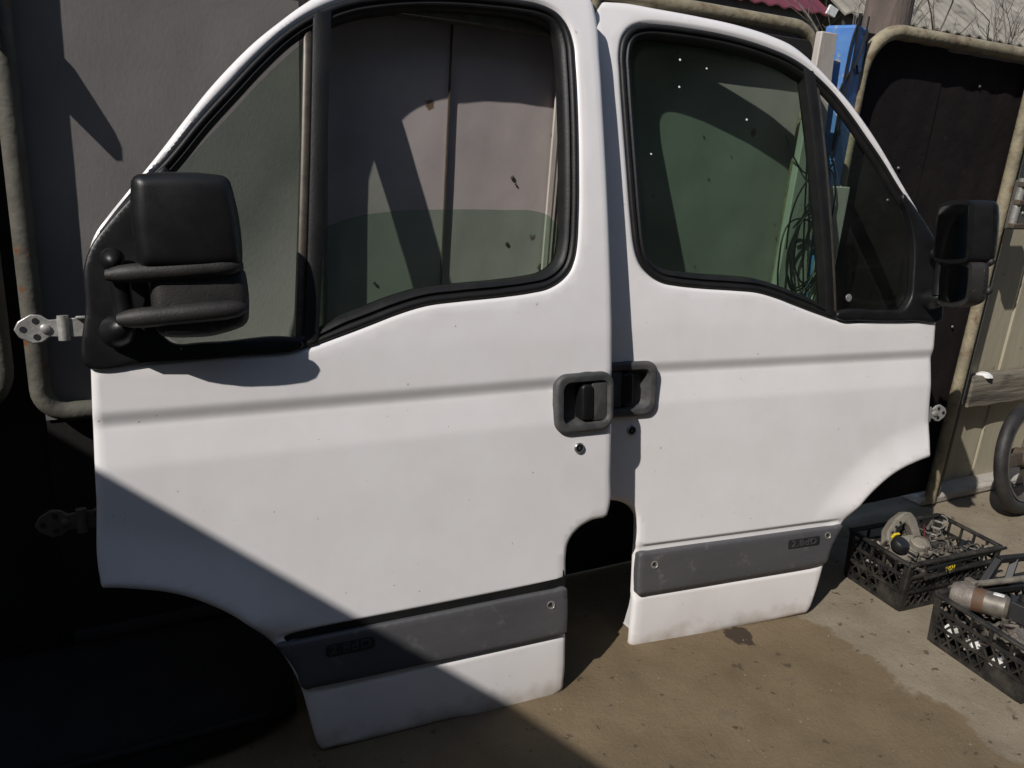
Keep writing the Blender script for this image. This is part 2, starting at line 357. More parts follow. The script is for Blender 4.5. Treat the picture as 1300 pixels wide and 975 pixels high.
# ------------------------------------------------------------------ gates and fences
PY, SY = 1.758, 1.779
def pipe_path(x0, x1, z0, z1, r, corners, y):
    # closed frame; corners is a set of rounded corners out of bl, br, tr, tl
    pts = []
    for cx, cz, sx, sz, a0, nm in ((x1, z0, -1, 1, -90, 'br'), (x1, z1, -1, -1, 0, 'tr'), (x0, z1, 1, -1, 90, 'tl'), (x0, z0, 1, 1, 180, 'bl')):
        rr = r if nm in corners else .012
        ox, oz = cx + sx * rr, cz + sz * rr
        for k in range(9):
            a = math.radians(a0 + 90 * k / 8); pts.append((ox + rr * math.cos(a), y, oz + rr * math.sin(a)))
    return pts
g1 = empty('metal_gate', Matrix.Translation((0.48, PY, 0)), 'grey and pinkish sheet metal gate leaf behind the nearest van door', 'gate')
PB, SB = 1.788, 1.814
g1b = empty('metal_gate', Matrix.Translation((1.48, PB, 0)), 'pinkish sheet gate leaf behind the farther van door', 'gate')
def rel(o, root):
    o.data.transform(Matrix.Translation(-root.matrix_world.translation)); o.parent = root; return o
def gate_frame(x0, x1, z1, y, root, corners=('tr', 'tl'), m='pipe_paint', z0=.02):
    if z0 > .1:
        rel(MB().tube(pipe_path(x0, x1, z0, z1, .05, corners, y), .0195, 14, closed=True).build('frame', m), root); return
    rel(MB().tube([(x0, y, .02)] + pipe_path(x0, x1, .02, z1, .10, corners, y)[9:27][::-1] + [(x1, y, .02)], .0195, 14).build('frame', m), root)
gate_frame(-.088, 1.085, 1.600, PY, g1, ('tl', 'bl'), 'pipe_grey', .688); gate_frame(1.128, 1.885, 1.615, PB, g1b, ('tr',))
rel(MB().tube([(-.075, PY + .004, .155), (.4, PY + .004, .16), (1.08, PY + .004, .163)], .020, 14).build('rail', 'sheet_shade'), g1)
rel(MB().tube([(.462, PY - .008, .69), (.462, PY - .008, 1.1), (.462, PY - .008, 1.58)], .0195, 14).build('stile', 'pipe_grey'), g1)
rel(MB().box((.77, PY - .006, 1.535), (.58, .044, .07)).build('shade_rail', 'pipe_grey', bevel=.004), g1)  # added rail, hidden by the door frame, to shade the sheet top
rel(MB().box((1.50, PB + .004, 1.560), (.72, .036, .05)).build('shade_rail', 'sheet_shade', bevel=.004), g1b)  # far leaf's added rail, keeps the band above the door dark
def sheet(x0, x1, z0, z1, y, m, root, nx=14, nz=16, amp=.0007, th=.0015):
    vs = []; fs = []
    for s in (0, 1):
        for j in range(nz + 1):
            for i in range(nx + 1):
                e = min(i, nx - i, j, nz - j); wob = amp * math.sin(i * 1.7 + x0 * 9) * math.cos(j * 1.1 + x0 * 5) * (1 if e > 0 else .3)
                vs.append((x0 + (x1 - x0) * i / nx, y + wob + s * th, z0 + (z1 - z0) * j / nz))
    q = (nx + 1) * (nz + 1)
    for j in range(nz):
        for i in range(nx):
            a = j * (nx + 1) + i; fs += [(a, a + 1, a + nx + 2, a + nx + 1), (q + a + nx + 1, q + a + nx + 2, q + a + 1, q + a)]
    rim = [i for i in range(nx + 1)] + [j * (nx + 1) + nx for j in range(1, nz + 1)] + [nz * (nx + 1) + i for i in range(nx - 1, -1, -1)] + [j * (nx + 1) for j in range(nz - 1, 0, -1)]
    for k in range(len(rim)): a, b = rim[k], rim[(k + 1) % len(rim)]; fs.append((a, a + q, b + q, b))
    o = link('sheet', vs, fs, m); return rel(o, root)
for x0, x1, dy, m in ((-.085, .43, 0, 'sheet_grey'), (.425, .768, .004, 'sheet_pink'), (.766, 1.085, .010, 'sheet_pink')):
    sheet(x0, x1, .665, 1.595, SY + dy, m, g1)
sheet(1.12, 1.885, .672, 1.61, SB, 'sheet_pink', g1b); sheet(1.10, 1.885, .004, .676, SB + .004, 'sheet_shade', g1b)
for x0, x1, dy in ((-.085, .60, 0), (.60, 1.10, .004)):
    sheet(x0, x1, .004, .672, SY + .004 + dy, 'sheet_shade', g1)
# seam batten, rivets and rusty clips along the seams
rel(MB().box((1.047, SY - .004, 1.15), (.012, .008, .86)).box((1.062, SY - .002, 1.15), (.006, .006, .86)).build('seam_strip', 'board_pale'), g1)
rel(MB().box((.7665, SY + .0015, 1.13), (.0035, .005, .93)).build('seam_edge', 'rust_steel'), g1)
for x, z, r in ((1.052, 1.31, .007), (1.050, 1.285, .008), (1.055, 1.25, .006), (.945, 1.18, .0055), (.942, 1.02, .005), (.955, 1.165, .003), (1.06, 1.09, .009), (1.045, .96, .010), (.60, .93, .004)):
    rel(MB().lathe([(r, 0), (r * .8, .002), (r * .2, .003)], Matrix.Translation((x, SY + (.008 if .77 < x else .001), z)) @ Matrix.Rotation(math.pi / 2, 4, 'X'), 9).build('rust_bolt', 'rust_steel'), g1)
# latch tab that stands out of the left upright
lt = MB()
tabpoly = [(0, .050), (.024, .050), (.050, .012), (.055, -.030), (.025, -.034), (0, -.034)]
for a, b in (((0, 6), (0, 6)),):
    pass
hole = [(.014, .004), (.036, .000), (.036, -.009), (.014, -.009)]
def plate_with_hole(outer, hole, th, mtx):
    # two halves, so the slot stays open
    top = [outer[0], outer[1], outer[2], (outer[3][0], (hole[1][1] + hole[2][1]) / 2), hole[1], hole[0], (0, hole[0][1])]
    bot = [(0, hole[3][1]), hole[3], hole[2], hole[1], (outer[3][0], (hole[1][1] + hole[2][1]) / 2), outer[3], outer[4], outer[5]]
    mid = [(0, hole[0][1]), hole[0], hole[3], (0, hole[3][1])]
    m = MB()
    for p in (top, bot, mid): m.prism(p, -th / 2, th / 2, mtx)
    return m
mt = Matrix(((0, 0, 1, -.095), (-1, 0, 0, PY - .005), (-.35, 1, 0, 1.408), (0, 0, 0, 1)))
rel(plate_with_hole(tabpoly, hole, .012, mt).build('latch_tab', 'rust_steel', smooth=False), g1)

# neighbouring leaf at the far left
g0 = empty('metal_gate', Matrix.Translation((-.75, 1.775, 0)), 'grey gate leaf whose upright just shows at the left edge', 'gate')
rel(MB().tube(pipe_path(-1.60, -.150, .70, 1.62, .08, ('tr', 'tl', 'br', 'bl'), 1.775), .021, 14, closed=True).build('frame', 'pipe_grey'), g0)
for x0, x1 in ((-1.60, -.88), (-.88, -.080)): sheet(x0, x1, .004, 1.61, 1.803, 'sheet_shade', g0)

# right gate leaf, dark sheet
g2 = empty('metal_gate', Matrix.Translation((2.43, PY, 0)), 'pipe-framed gate leaf with dark brown sheet behind the far wing mirror', 'gate')
rel(MB().tube([(2.035, PY - .008, .02)] + pipe_path(2.035, 2.862, .02, 1.640, .14, ('tl',), PY - .008)[9:27][::-1] + [(2.862, PY - .008, .02)], .0205, 14).build('frame', 'pipe_paint'), g2)
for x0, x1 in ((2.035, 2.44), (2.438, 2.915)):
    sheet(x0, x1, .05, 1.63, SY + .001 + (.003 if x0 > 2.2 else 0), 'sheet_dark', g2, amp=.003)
for x, z in ((2.63, 1.53), (2.32, 1.26), (2.30, 1.16), (2.72, .93), (2.79, .72)):
    rel(MB().lathe([(.006, 0), (.004, .004), (.001, .005)], Matrix.Translation((x, SY, z)) @ Matrix.Rotation(math.pi / 2, 4, 'X'), 8).build('bolt', 'dark_steel'), g2)
# latch box with sliding bolt
la = empty('gate_latch', Matrix.Translation((2.885, 1.715, 1.17)), 'rusty sliding latch on the gate upright at the right edge', 'latch')
rel(MB().box((2.905, 1.712, 1.165), (.085, .03, .165)).build('plate', 'dark_steel', bevel=.003), la)
rel(MB().tube([(2.862, 1.700, 1.255), (2.862, 1.700, 1.09)], .0125, 12).build('bolt', 'zinc'), la)
for z in (1.235, 1.175, 1.095): rel(MB().box((2.885, 1.695, z), (.075, .022, .018)).build('bracket', 'rust_steel', bevel=.003), la)
for x, z in ((2.90, 1.205), (2.92, 1.205), (2.90, 1.14)): rel(MB().lathe([(.006, 0), (.005, .004)], Matrix.Translation((x, 1.697, z)) @ Matrix.Rotation(math.pi / 2, 4, 'X'), 6).build('rivet', 'zinc'), la)
# second upright, fence boards, plank
tag(MB().tube([(2.918, 1.772, 0), (2.918, 1.772, 1.66)], .021, 14).build('fence_post', 'pipe_grey'), 'grey pipe fence post between the gate and the beige fence', 'post')
fe = empty('sheet_fence', Matrix.Translation((3.6, 1.83, 0)), 'beige sheet fence with upright seams behind the weathered plank', 'fence')
x = 2.905
for k, wd in enumerate((.195, .14, .17, .17, .17, .17, .17, .17, .17)):
    rel(MB().box((x + wd / 2, 1.835 + .006 * (k % 2), .82), (wd - .007, .012, 1.62)).build('board', 'fence_beige', bevel=.003), fe); x += wd
for z in (.45, 1.35): rel(MB().box((3.7, 1.862, z), (1.5, .03, .05)).build('back_rail', 'pipe_grey'), fe)
pl = MB(); rnd = random.Random(3)
for j in range(25):
    xx = 3.0 + j * .055
    for a, (yy, zz) in enumerate(((1.776, .388), (1.774, .445), (1.776, .502), (1.784, .508), (1.822, .506), (1.822, .388))):
        pl.v.append((xx, yy + rnd.uniform(-.0025, .0025), zz + rnd.uniform(-.0035, .0035)))
for j in range(24):
    for a in range(6): pl.f.append((j * 6 + a, j * 6 + (a + 1) % 6, (j + 1) * 6 + (a + 1) % 6, (j + 1) * 6 + a))
pl.f += [tuple(range(6)), tuple(range(144, 150))]
tag(pl.build('plank', 'old_wood', angle=50), 'weathered grey wooden plank fixed along the beige fence', 'plank')
tag(MB().lathe([(.001, .010), (.018, .014), (.03, .006), (.033, 0)][::-1], Matrix.Translation((3.09, 1.795, .503)), 9).build('plaster_lump', 'sticker_white'), 'white plaster lump lying on top of the plank', 'lump')
# low concrete footing below the right side
ft = MB()
ft.box((3.7, 1.80, .02), (1.75, .10, .04)); tag(ft.build('footing', 'kerb_concrete', bevel=.012), 'low rough concrete footing under the beige fence', 'footing')

# small wheel leaning on the fence
WM = Matrix.Translation((3.165, 1.61, .222)) @ Matrix.Rotation(math.radians(8), 4, 'Z') @ Matrix.Rotation(math.radians(78), 4, 'X')
wh = empty('small_wheel', Matrix.Translation((3.165, 1.57, 0)), 'small black wheel with rusty hub leaning by the fence at the right edge', 'wheel')
def torus(R, prof, m, n=40):
    vs = []; fs = []; k = len(prof)
    for i in range(n):
        a = 2 * math.pi * i / n
        for r, z in prof: vs.append(m @ Vector(((R + r) * math.cos(a), (R + r) * math.sin(a), z)))
    for i in range(n):
        for j in range(k): fs.append((i * k + j, i * k + (j + 1) % k, ((i + 1) % n) * k + (j + 1) % k, ((i + 1) % n) * k + j))
    return vs, fs
ty = MB(); ty.add(*torus(.193, [(.025 * math.cos(a) * (1.0 if math.cos(a) > 0 else 1.15), .024 * math.sin(a)) for a in np.linspace(0, 2 * math.pi, 15)[:-1]], WM)); rel(ty.build('tyre', 'tyre', angle=60), wh)
ri = MB(); ri.add(*torus(.160, [(.008, -.018), (.008, .018), (-.003, .016), (-.003, -.016)], WM)); rel(ri.build('rim', 'dark_steel'), wh)
hb = MB(); hb.lathe([(.032, -.04), (.038, -.03), (.038, .03), (.03, .045), (.012, .05)], WM, 16); rel(hb.build('hub', 'rust_steel'), wh)
for k in range(3):
    a = math.radians(175 + 120 * k); sp = MB()
    sp.bar(WM @ Vector((.03 * math.cos(a), .03 * math.sin(a), 0)), WM @ Vector((.160 * math.cos(a), .160 * math.sin(a), 0)), .05, .022, up=(WM.to_3x3() @ Vector((0, 0, 1))))
    rel(sp.build('spoke', 'rust_steel', bevel=.004), wh)

# blue post and pale boards between the two gates
BX, BY = 1.968, 1.765
bp_ = empty('blue_post', Matrix.Translation((BX, BY, 0)), 'blue painted steel post with black wires standing between the gates', 'post')
pm = Matrix.Translation((BX, BY, 0)) @ Matrix.Rotation(math.radians(20), 4, 'Z')
rel(MB().prism([(-.046, -.046), (.046, -.046), (.046, .046), (-.046, .046)], 0, 1.632, pm).build('column', 'blue_paint', bevel=.008), bp_)
def wire(name, pts, r=.0028, m='wire_black', parent=None, step=.02):
    w = MB().tube(smooth_loop(pts, step, closed=False), r, 7).build(name, m)
    return rel(w, parent) if parent else w
for pts in ([(-.02, 1.66), (-.04, 1.60), (-.045, 1.53), (-.045, 1.42), (-.04, 1.28)],
            [(.03, 1.66), (.025, 1.59), (-.0, 1.54), (-.03, 1.505), (-.055, 1.46), (-.04, 1.40), (-.02, 1.34)],
            [(.0, 1.53), (.02, 1.51), (.045, 1.515), (.055, 1.55), (.05, 1.60)],
            [(-.03, 1.66), (-.022, 1.55), (-.03, 1.43), (-.035, 1.30)]):
    wire('wire', [(BX + x, BY - .056 - abs(x) * .1 + max(x, 0) * .6, z) for x, z in pts], parent=bp_)
tag(MB().prism([(1.795, 0), (1.935, 0), (1.925, .85), (1.866, 1.60), (1.807, 1.60), (1.797, .85)], -1.726, -1.704, Matrix(((1, 0, 0, 0), (0, 0, -1, 0), (0, 1, 0, 0), (0, 0, 0, 1)))).build('board', 'board_pale', bevel=.003), 'narrow pinkish upright board beside the blue post', 'board')
b2 = tag(MB().box((1.965, 1.690, .60), (.075, .018, 1.20)).build('board', 'board_pale', bevel=.003), 'wider pale board standing behind the far door window', 'board')
wc = empty('wire_coil', Matrix.Translation((1.86, 1.70, .95)), 'tangled black wire hanging on the boards behind the far door glass', 'wire')
rw = random.Random(5)
for k in range(7):
    cx = 1.845 + rw.uniform(-.02, .03); cz = 1.05 + rw.uniform(-.05, .04); rx = rw.uniform(.055, .085); rz = rw.uniform(.10, .17); ph = rw.uniform(0, 6)
    pts = [(cx + rx * math.cos(a + ph), 1.672 + .006 * math.sin(3 * a + k), cz + rz * math.sin(a + ph) + .012 * math.sin(2 * a + k)) for a in np.linspace(0, 5.2, 12)]
    wire('strand', pts, .0026, parent=wc)
wire('strand', [(1.80, 1.69, 1.36), (1.82, 1.68, 1.2), (1.85, 1.672, 1.0), (1.87, 1.67, .9), (1.86, 1.67, .82), (1.885, 1.67, .74)], .0026, parent=wc)
wire('strand', [(1.75, 1.72, 1.33), (1.83, 1.695, 1.23), (1.92, 1.70, 1.28), (1.98, 1.72, 1.22)], .0022, parent=wc)

# ------------------------------------------------------------------ beyond the gates
pole = MB().tube([(3.60, 3.0, 0), (3.60, 3.0, 1.2), (3.605, 3.0, 2.2), (3.61, 3.0, 5.2)], [.135, .12, .108, .085], 16)
pz = empty('wooden_pole', Matrix.Translation((3.60, 3.0, 0)), 'brown wooden utility pole rising behind the gates', 'pole')
rel(pole.build('shaft', 'pole_wood'), pz)
def house(name, label, x0, x1, y, eave, ridge, depth, m_roof, pitch_wave, root_label):
    h = empty(name, Matrix.Translation(((x0 + x1) / 2, y + depth / 2, 0)), label, 'house')
    rel(MB().box(((x0 + x1) / 2, y + depth / 2 + .25, eave / 2 - .06), (x1 - x0 - .5, depth - .2, eave - .12)).build('wall', 'house_plaster'), h)
    for side in (0, 1):
        rel(MB().bar((x0 + .05, y + .05, eave - .10), (x1 - .05, y + .05, eave - .10), .03, .24).build('fascia', 'eave_dark'), h) if side == 0 else None
    # corrugated sheets, one course after another
    nC = max(2, int((x1 - x0) / 1.1)); w = (x1 - x0) / nC
    for side in (0, 1):
        for c in range(nC):
            vs = []; fs = []; k = 36; rows = 2
            for s in (0, 1):
                for j in range(rows):
                    t = j / (rows - 1)
                    for i in range(k + 1):
                        xx = x0 + c * w + (w + .03) * i / k
                        wz = pitch_wave * math.sin(2 * math.pi * (xx) / .15) + .004 * c % .008
                        yy = y + t * depth / 2 if side == 0 else y + depth - t * depth / 2
                        vs.append((xx, yy, eave + t * (ridge - eave) + wz - s * .012))
            q = rows * (k + 1)
            for i in range(k):
                fs += [(i, i + 1, k + 2 + i, k + 1 + i), (q + i + 1, q + i, q + k + 1 + i, q + k + 2 + i), (i, q + i, q + i + 1, i + 1)]
            rel(link('roof_sheet', vs, fs, m_roof), h)
    return h
house('house', 'grey slate-sheeted house roof beyond the gates at the upper right', 5.52, 11.5, 5.0, 2.36, 4.2, 5.0, 'roof_slate', .014, '')
house('house', 'maroon metal-roofed house beyond the gates at the top', .6, 5.40, 5.05, 2.33, 4.0, 5.0, 'roof_maroon', .010, '')
tag(MB().prism([(0, .02), (.09, .0), (.12, .06), (.03, .085)], 0, .02, Matrix.Translation((5.33, 5.03, 2.31)) @ Matrix.Rotation(math.pi / 2, 4, 'X')).build('roof_flashing', 'sticker_white'), 'small white flashing at the corner of the maroon roof', 'flashing')
# bare shrub in front of the slate roof
def bare_tree(loc, h, seed, label):
    t = empty('bare_tree', Matrix.Translation(loc), label, 'tree', 'bare trees beyond the gates'); r = random.Random(seed)
    trunk = MB(); crown = MB(); loc = Vector(loc)
    def grow(b, p, d, l, rad, dep):
        pts = [p]; q = p.copy(); dd = d.copy()
        for i in range(4):
            dd = (dd + Vector((r.uniform(-.16, .16), r.uniform(-.16, .16), r.uniform(-.05, .12)))).normalized(); q = q + dd * l / 4; pts.append(q.copy())
        b.tube(pts, [rad * (1 - .13 * i) for i in range(5)], 6)
        if dep:
            for k in range(4 if dep > 1 else 3):
                s = pts[r.choice((2, 3, 4))]; nd = (dd + Vector((r.uniform(-.9, .9), r.uniform(-.9, .9), r.uniform(-.1, .6)))).normalized()
                grow(crown, s, nd, l * r.uniform(.5, .75), rad * .5, dep - 1)
    grow(trunk, loc, Vector((0, 0, 1)), h * .45, .026, 4)
    rel(trunk.build('trunk', 'bark'), t); rel(crown.build('crown', 'bark'), t)
bare_tree((5.55, 3.9, 0), 3.2, 3, 'bare twiggy tree before the slate roof, the one nearer the pole')
bare_tree((6.55, 4.1, 0), 3.4, 11, 'bare twiggy tree before the slate roof, the one farther right')

# ------------------------------------------------------------------ yard wall on the left, out of the frame, that throws the diagonal shadow
WZ = 2.0
def wallx(y): return -1.01 - .367 * y
yw = empty('yard_wall', Matrix.Translation((wallx(-.5), -.5, 0)), 'grey block yard wall with coping standing to the left of the doors', 'wall')
a = Vector((wallx(1.70), 1.70, 0)); b = Vector((wallx(-3.2), -3.2, 0)); d = (b - a).normalized(); nrm = Vector((d.y, -d.x, 0))
if nrm.x > 0: nrm = -nrm
wm = MB(); o_ = nrm * .10
rel(MB().bar(a + o_ + Vector((0, 0, .97)), b + o_ + Vector((0, 0, .97)), .16, 1.94).build('wall_body', 'block_wall'), yw)
rel(MB().bar(a + o_ + Vector((0, 0, 1.97)), b + o_ + Vector((0, 0, 1.97)), .20, .06).build('coping', 'kerb_concrete'), yw)

# ------------------------------------------------------------------ workshop added out of view behind the camera to cut sky light
ws = empty('sky_blocker', Matrix.Translation((2.0, -1.9, 0)), 'tall unseen block added opposite the gates to hold back sky light', 'building')
rel(MB().box((2.0, -3.2, 2.2), (13.0, 3.0, 4.4)).build('wall', 'blocker_plaster'), ws)
rel(MB().prism([(-4.75, 4.35), (-3.2, 5.0), (-1.35, 4.35), (-1.35, 4.42), (-3.2, 5.08), (-4.75, 4.42)], -4.8, 8.8, Matrix(((0, 0, 1, 0), (1, 0, 0, 0), (0, 1, 0, 0), (0, 0, 0, 1)))).build('roof', 'roof_slate'), ws)
dw = rel(MB().box((3.4, -1.69, 1.25), (2.4, .06, 2.5)).build('door', 'eave_dark', bevel=.01), ws)
for x in (-1.2, 6.2):
    wd = rel(MB().box((x, -1.69, 1.6), (1.2, .05, 1.1)).build('window', 'eave_dark', bevel=.01), ws)

# ------------------------------------------------------------------ van doors
OUT = [(.003, 0), (.006, .08), (.012, .18), (.026, .222), (.05, .256), (.092, .308), (.146, .375), (.185, .426), (.24, .495), (.272, .531), (.328, .588), (.372, .626), (.406, .654), (.43, .672),
       (.462, .694), (.498, .714), (.569, .735), (.665, .751), (.781, .761), (.893, .767), (1.02, .771), (1.055, .768), (1.073, .755), (1.080, .72), (1.081, .616), (1.079, .487), (1.077, .26),
       (1.077, .12), (1.077, -.01), (1.078, -.09), (1.077, -.33), (1.074, -.42), (1.068, -.436), (1.032, -.440), (1.0, -.45), (.977, -.466), (.962, -.487), (.957, -.515), (.956, -.565),
       (.956, -.74), (.956, -.84), (.954, -.862), (.945, -.868), (.64, -.864), (.40, -.858), (.372, -.855), (.366, -.845), (.357, -.81), (.347, -.757), (.335, -.70), (.318, -.65), (.296, -.606), (.27, -.57),
       (.239, -.535), (.204, -.502), (.169, -.476), (.135, -.455), (.098, -.438), (.054, -.424), (.005, -.412), (-.010, -.409), (-.013, -.39), (-.008, -.25), (-.002, -.1)]
HOLE = [(.375, .008), (.415, .020), (.512, .051), (.56, .067), (.628, .084), (.70, .0905), (.80, .097), (.87, .104), (.91, .111), (.945, .128), (.968, .15), (.98, .175), (.986, .2),
        (.993, .257), (1.002, .38), (1.008, .49), (1.0115, .6), (1.011, .65), (1.0, .688), (.98, .71), (.955, .721), (.93, .726), (.89, .728), (.81, .727), (.72, .722), (.65, .714), (.575, .70),
        (.515, .684), (.47, .665), (.44, .648), (.377, .602), (.326, .553), (.27, .492), (.214, .43), (.155, .358), (.10, .300), (.062, .256), (.040, .218), (.034, .19), (.032, .03), (.040, .010), (.06, .004), (.2, .003)]
ARCH = np.array([(.372, -.855), (.366, -.845), (.357, -.81), (.347, -.757), (.335, -.70), (.318, -.65), (.296, -.606), (.27, -.57), (.239, -.535), (.204, -.502), (.169, -.476), (.135, -.455), (.098, -.438), (.054, -.424), (.005, -.412), (-.010, -.409)])
out_l = ccw(smooth_loop(OUT, .011)); hole_l = ccw(smooth_loop(HOLE, .010))
def prof(v):
    v = np.asarray(v, float)
    return np.where(v > 0, -.05 * v - .11 * v * v, np.where(v < -.72, -.56 * (v + .72) ** 2, 0))
def sstep(x, a, b):
    t = np.clip((x - a) / (b - a), 0, 1); return t * t * (3 - 2 * t)
def skin_w(p):
    u, v = p[:, 0], p[:, 1]
    w = prof(v)
    # swage: sharp undercut on top, long slope back out below
    gr_ = np.where(v > -.120, 1 - sstep(v, -.118, -.086), 1 - np.clip((-.118 - v) / .076, 0, 1))
    fade = sstep(u, -.02, .0)
    w = w - .0085 * gr_ * (v < -.06) * (v > -.2)
    # stepped recess that carries the rubbing strip
    rec = (1 - sstep(v, -.579, -.567)) * sstep(v, -.722, -.706)
    fa = sstep(dist(p, ARCH, False), .0, .05)
    w = w - .0075 * rec * fa
    # flared wheel arch
    da = dist(p, ARCH, False); fl = np.clip(1 - da / .105, 0, 1)
    w = w + .020 * fl ** 1.4 * (1 - .92 * sstep(-v, .53, .585))
    # slight crown of the pressing
    w = w + .004 * np.sin(np.clip((u) / 1.08, 0, 1) * math.pi) * np.clip(-v / .3, 0, 1) * np.clip((v + .87) / .2, 0, 1)
    # rolled edges
    do = dist(p, out_l); w = w - .0065 * np.clip(1 - do / .011, 0, 1) ** 2
    dh = dist(p, hole_l); w = w - .010 * np.clip(1 - dh / .014, 0, 1) ** 2
    return w
HND = np.array([(.935, -.196), (.950, -.208), (1.055, -.208), (1.066, -.196), (1.066, -.110), (1.055, -.098), (.950, -.098), (.935, -.110)])
def cdt_mesh(loops, holes, grid):
    pts = np.concatenate(loops + holes + [grid]); edges = []; b = 0
    for l in loops + holes:
        k = len(l); edges += [(b + i, b + (i + 1) % k) for i in range(k)]; b += k
    r = delaunay_2d_cdt([Vector(p) for p in pts], edges, [], 0, 1e-6)
    V = np.array([tuple(v) for v in r[0]]); F = [tuple(f) for f in r[2]]
    C = np.array([V[list(f)].mean(0) for f in F]); ok = inside(C, loops[0])
    for h_ in holes: ok &= ~inside(C, h_)
    return V, [f for f, k in zip(F, ok) if k]
gu, gv = np.meshgrid(np.arange(0.0, 1.09, .016), np.concatenate([np.arange(-.86, -.735, .016), np.arange(-.73, -.70, .004), np.arange(-.694, -.585, .016), np.arange(-.582, -.562, .003), np.arange(-.555, -.21, .016), np.arange(-.204, -.132, .009), np.arange(-.128, -.076, .004), np.arange(-.066, .77, .016)]))
grid = np.stack([gu.ravel(), gv.ravel()], 1); grid[:, 0] += (np.arange(len(grid)) % 7) * 1e-5
keep = inside(grid, out_l) & ~inside(grid, hole_l) & (dist(grid, out_l) > .013) & (dist(grid, hole_l) > .022); grid = grid[keep]
rings = [inset(out_l, .004), inset(out_l, .011)]
hr = [inset(hole_l, -.004), inset(hole_l, -.009), inset(hole_l, -.0145)]
extra = np.concatenate(rings + hr); ke = inside(extra, out_l) & ~inside(extra, hole_l) & (dist(extra, out_l) > .003) & (dist(extra, hole_l) > .004)
grid = grid[~inside(grid, HND)]
SKV, SKF = cdt_mesh([out_l], [hole_l, ccw(smooth_loop(HND, .011))], np.concatenate([grid, extra[ke]]))
SKW = skin_w(SKV)
IN_OUT = ccw(smooth_loop([(u, max(v, -.835)) for u, v in OUT], .02)); IN_OUT = inset(IN_OUT, .020)
inn_keep = IN_OUT
U0, V0 = .60, -.866

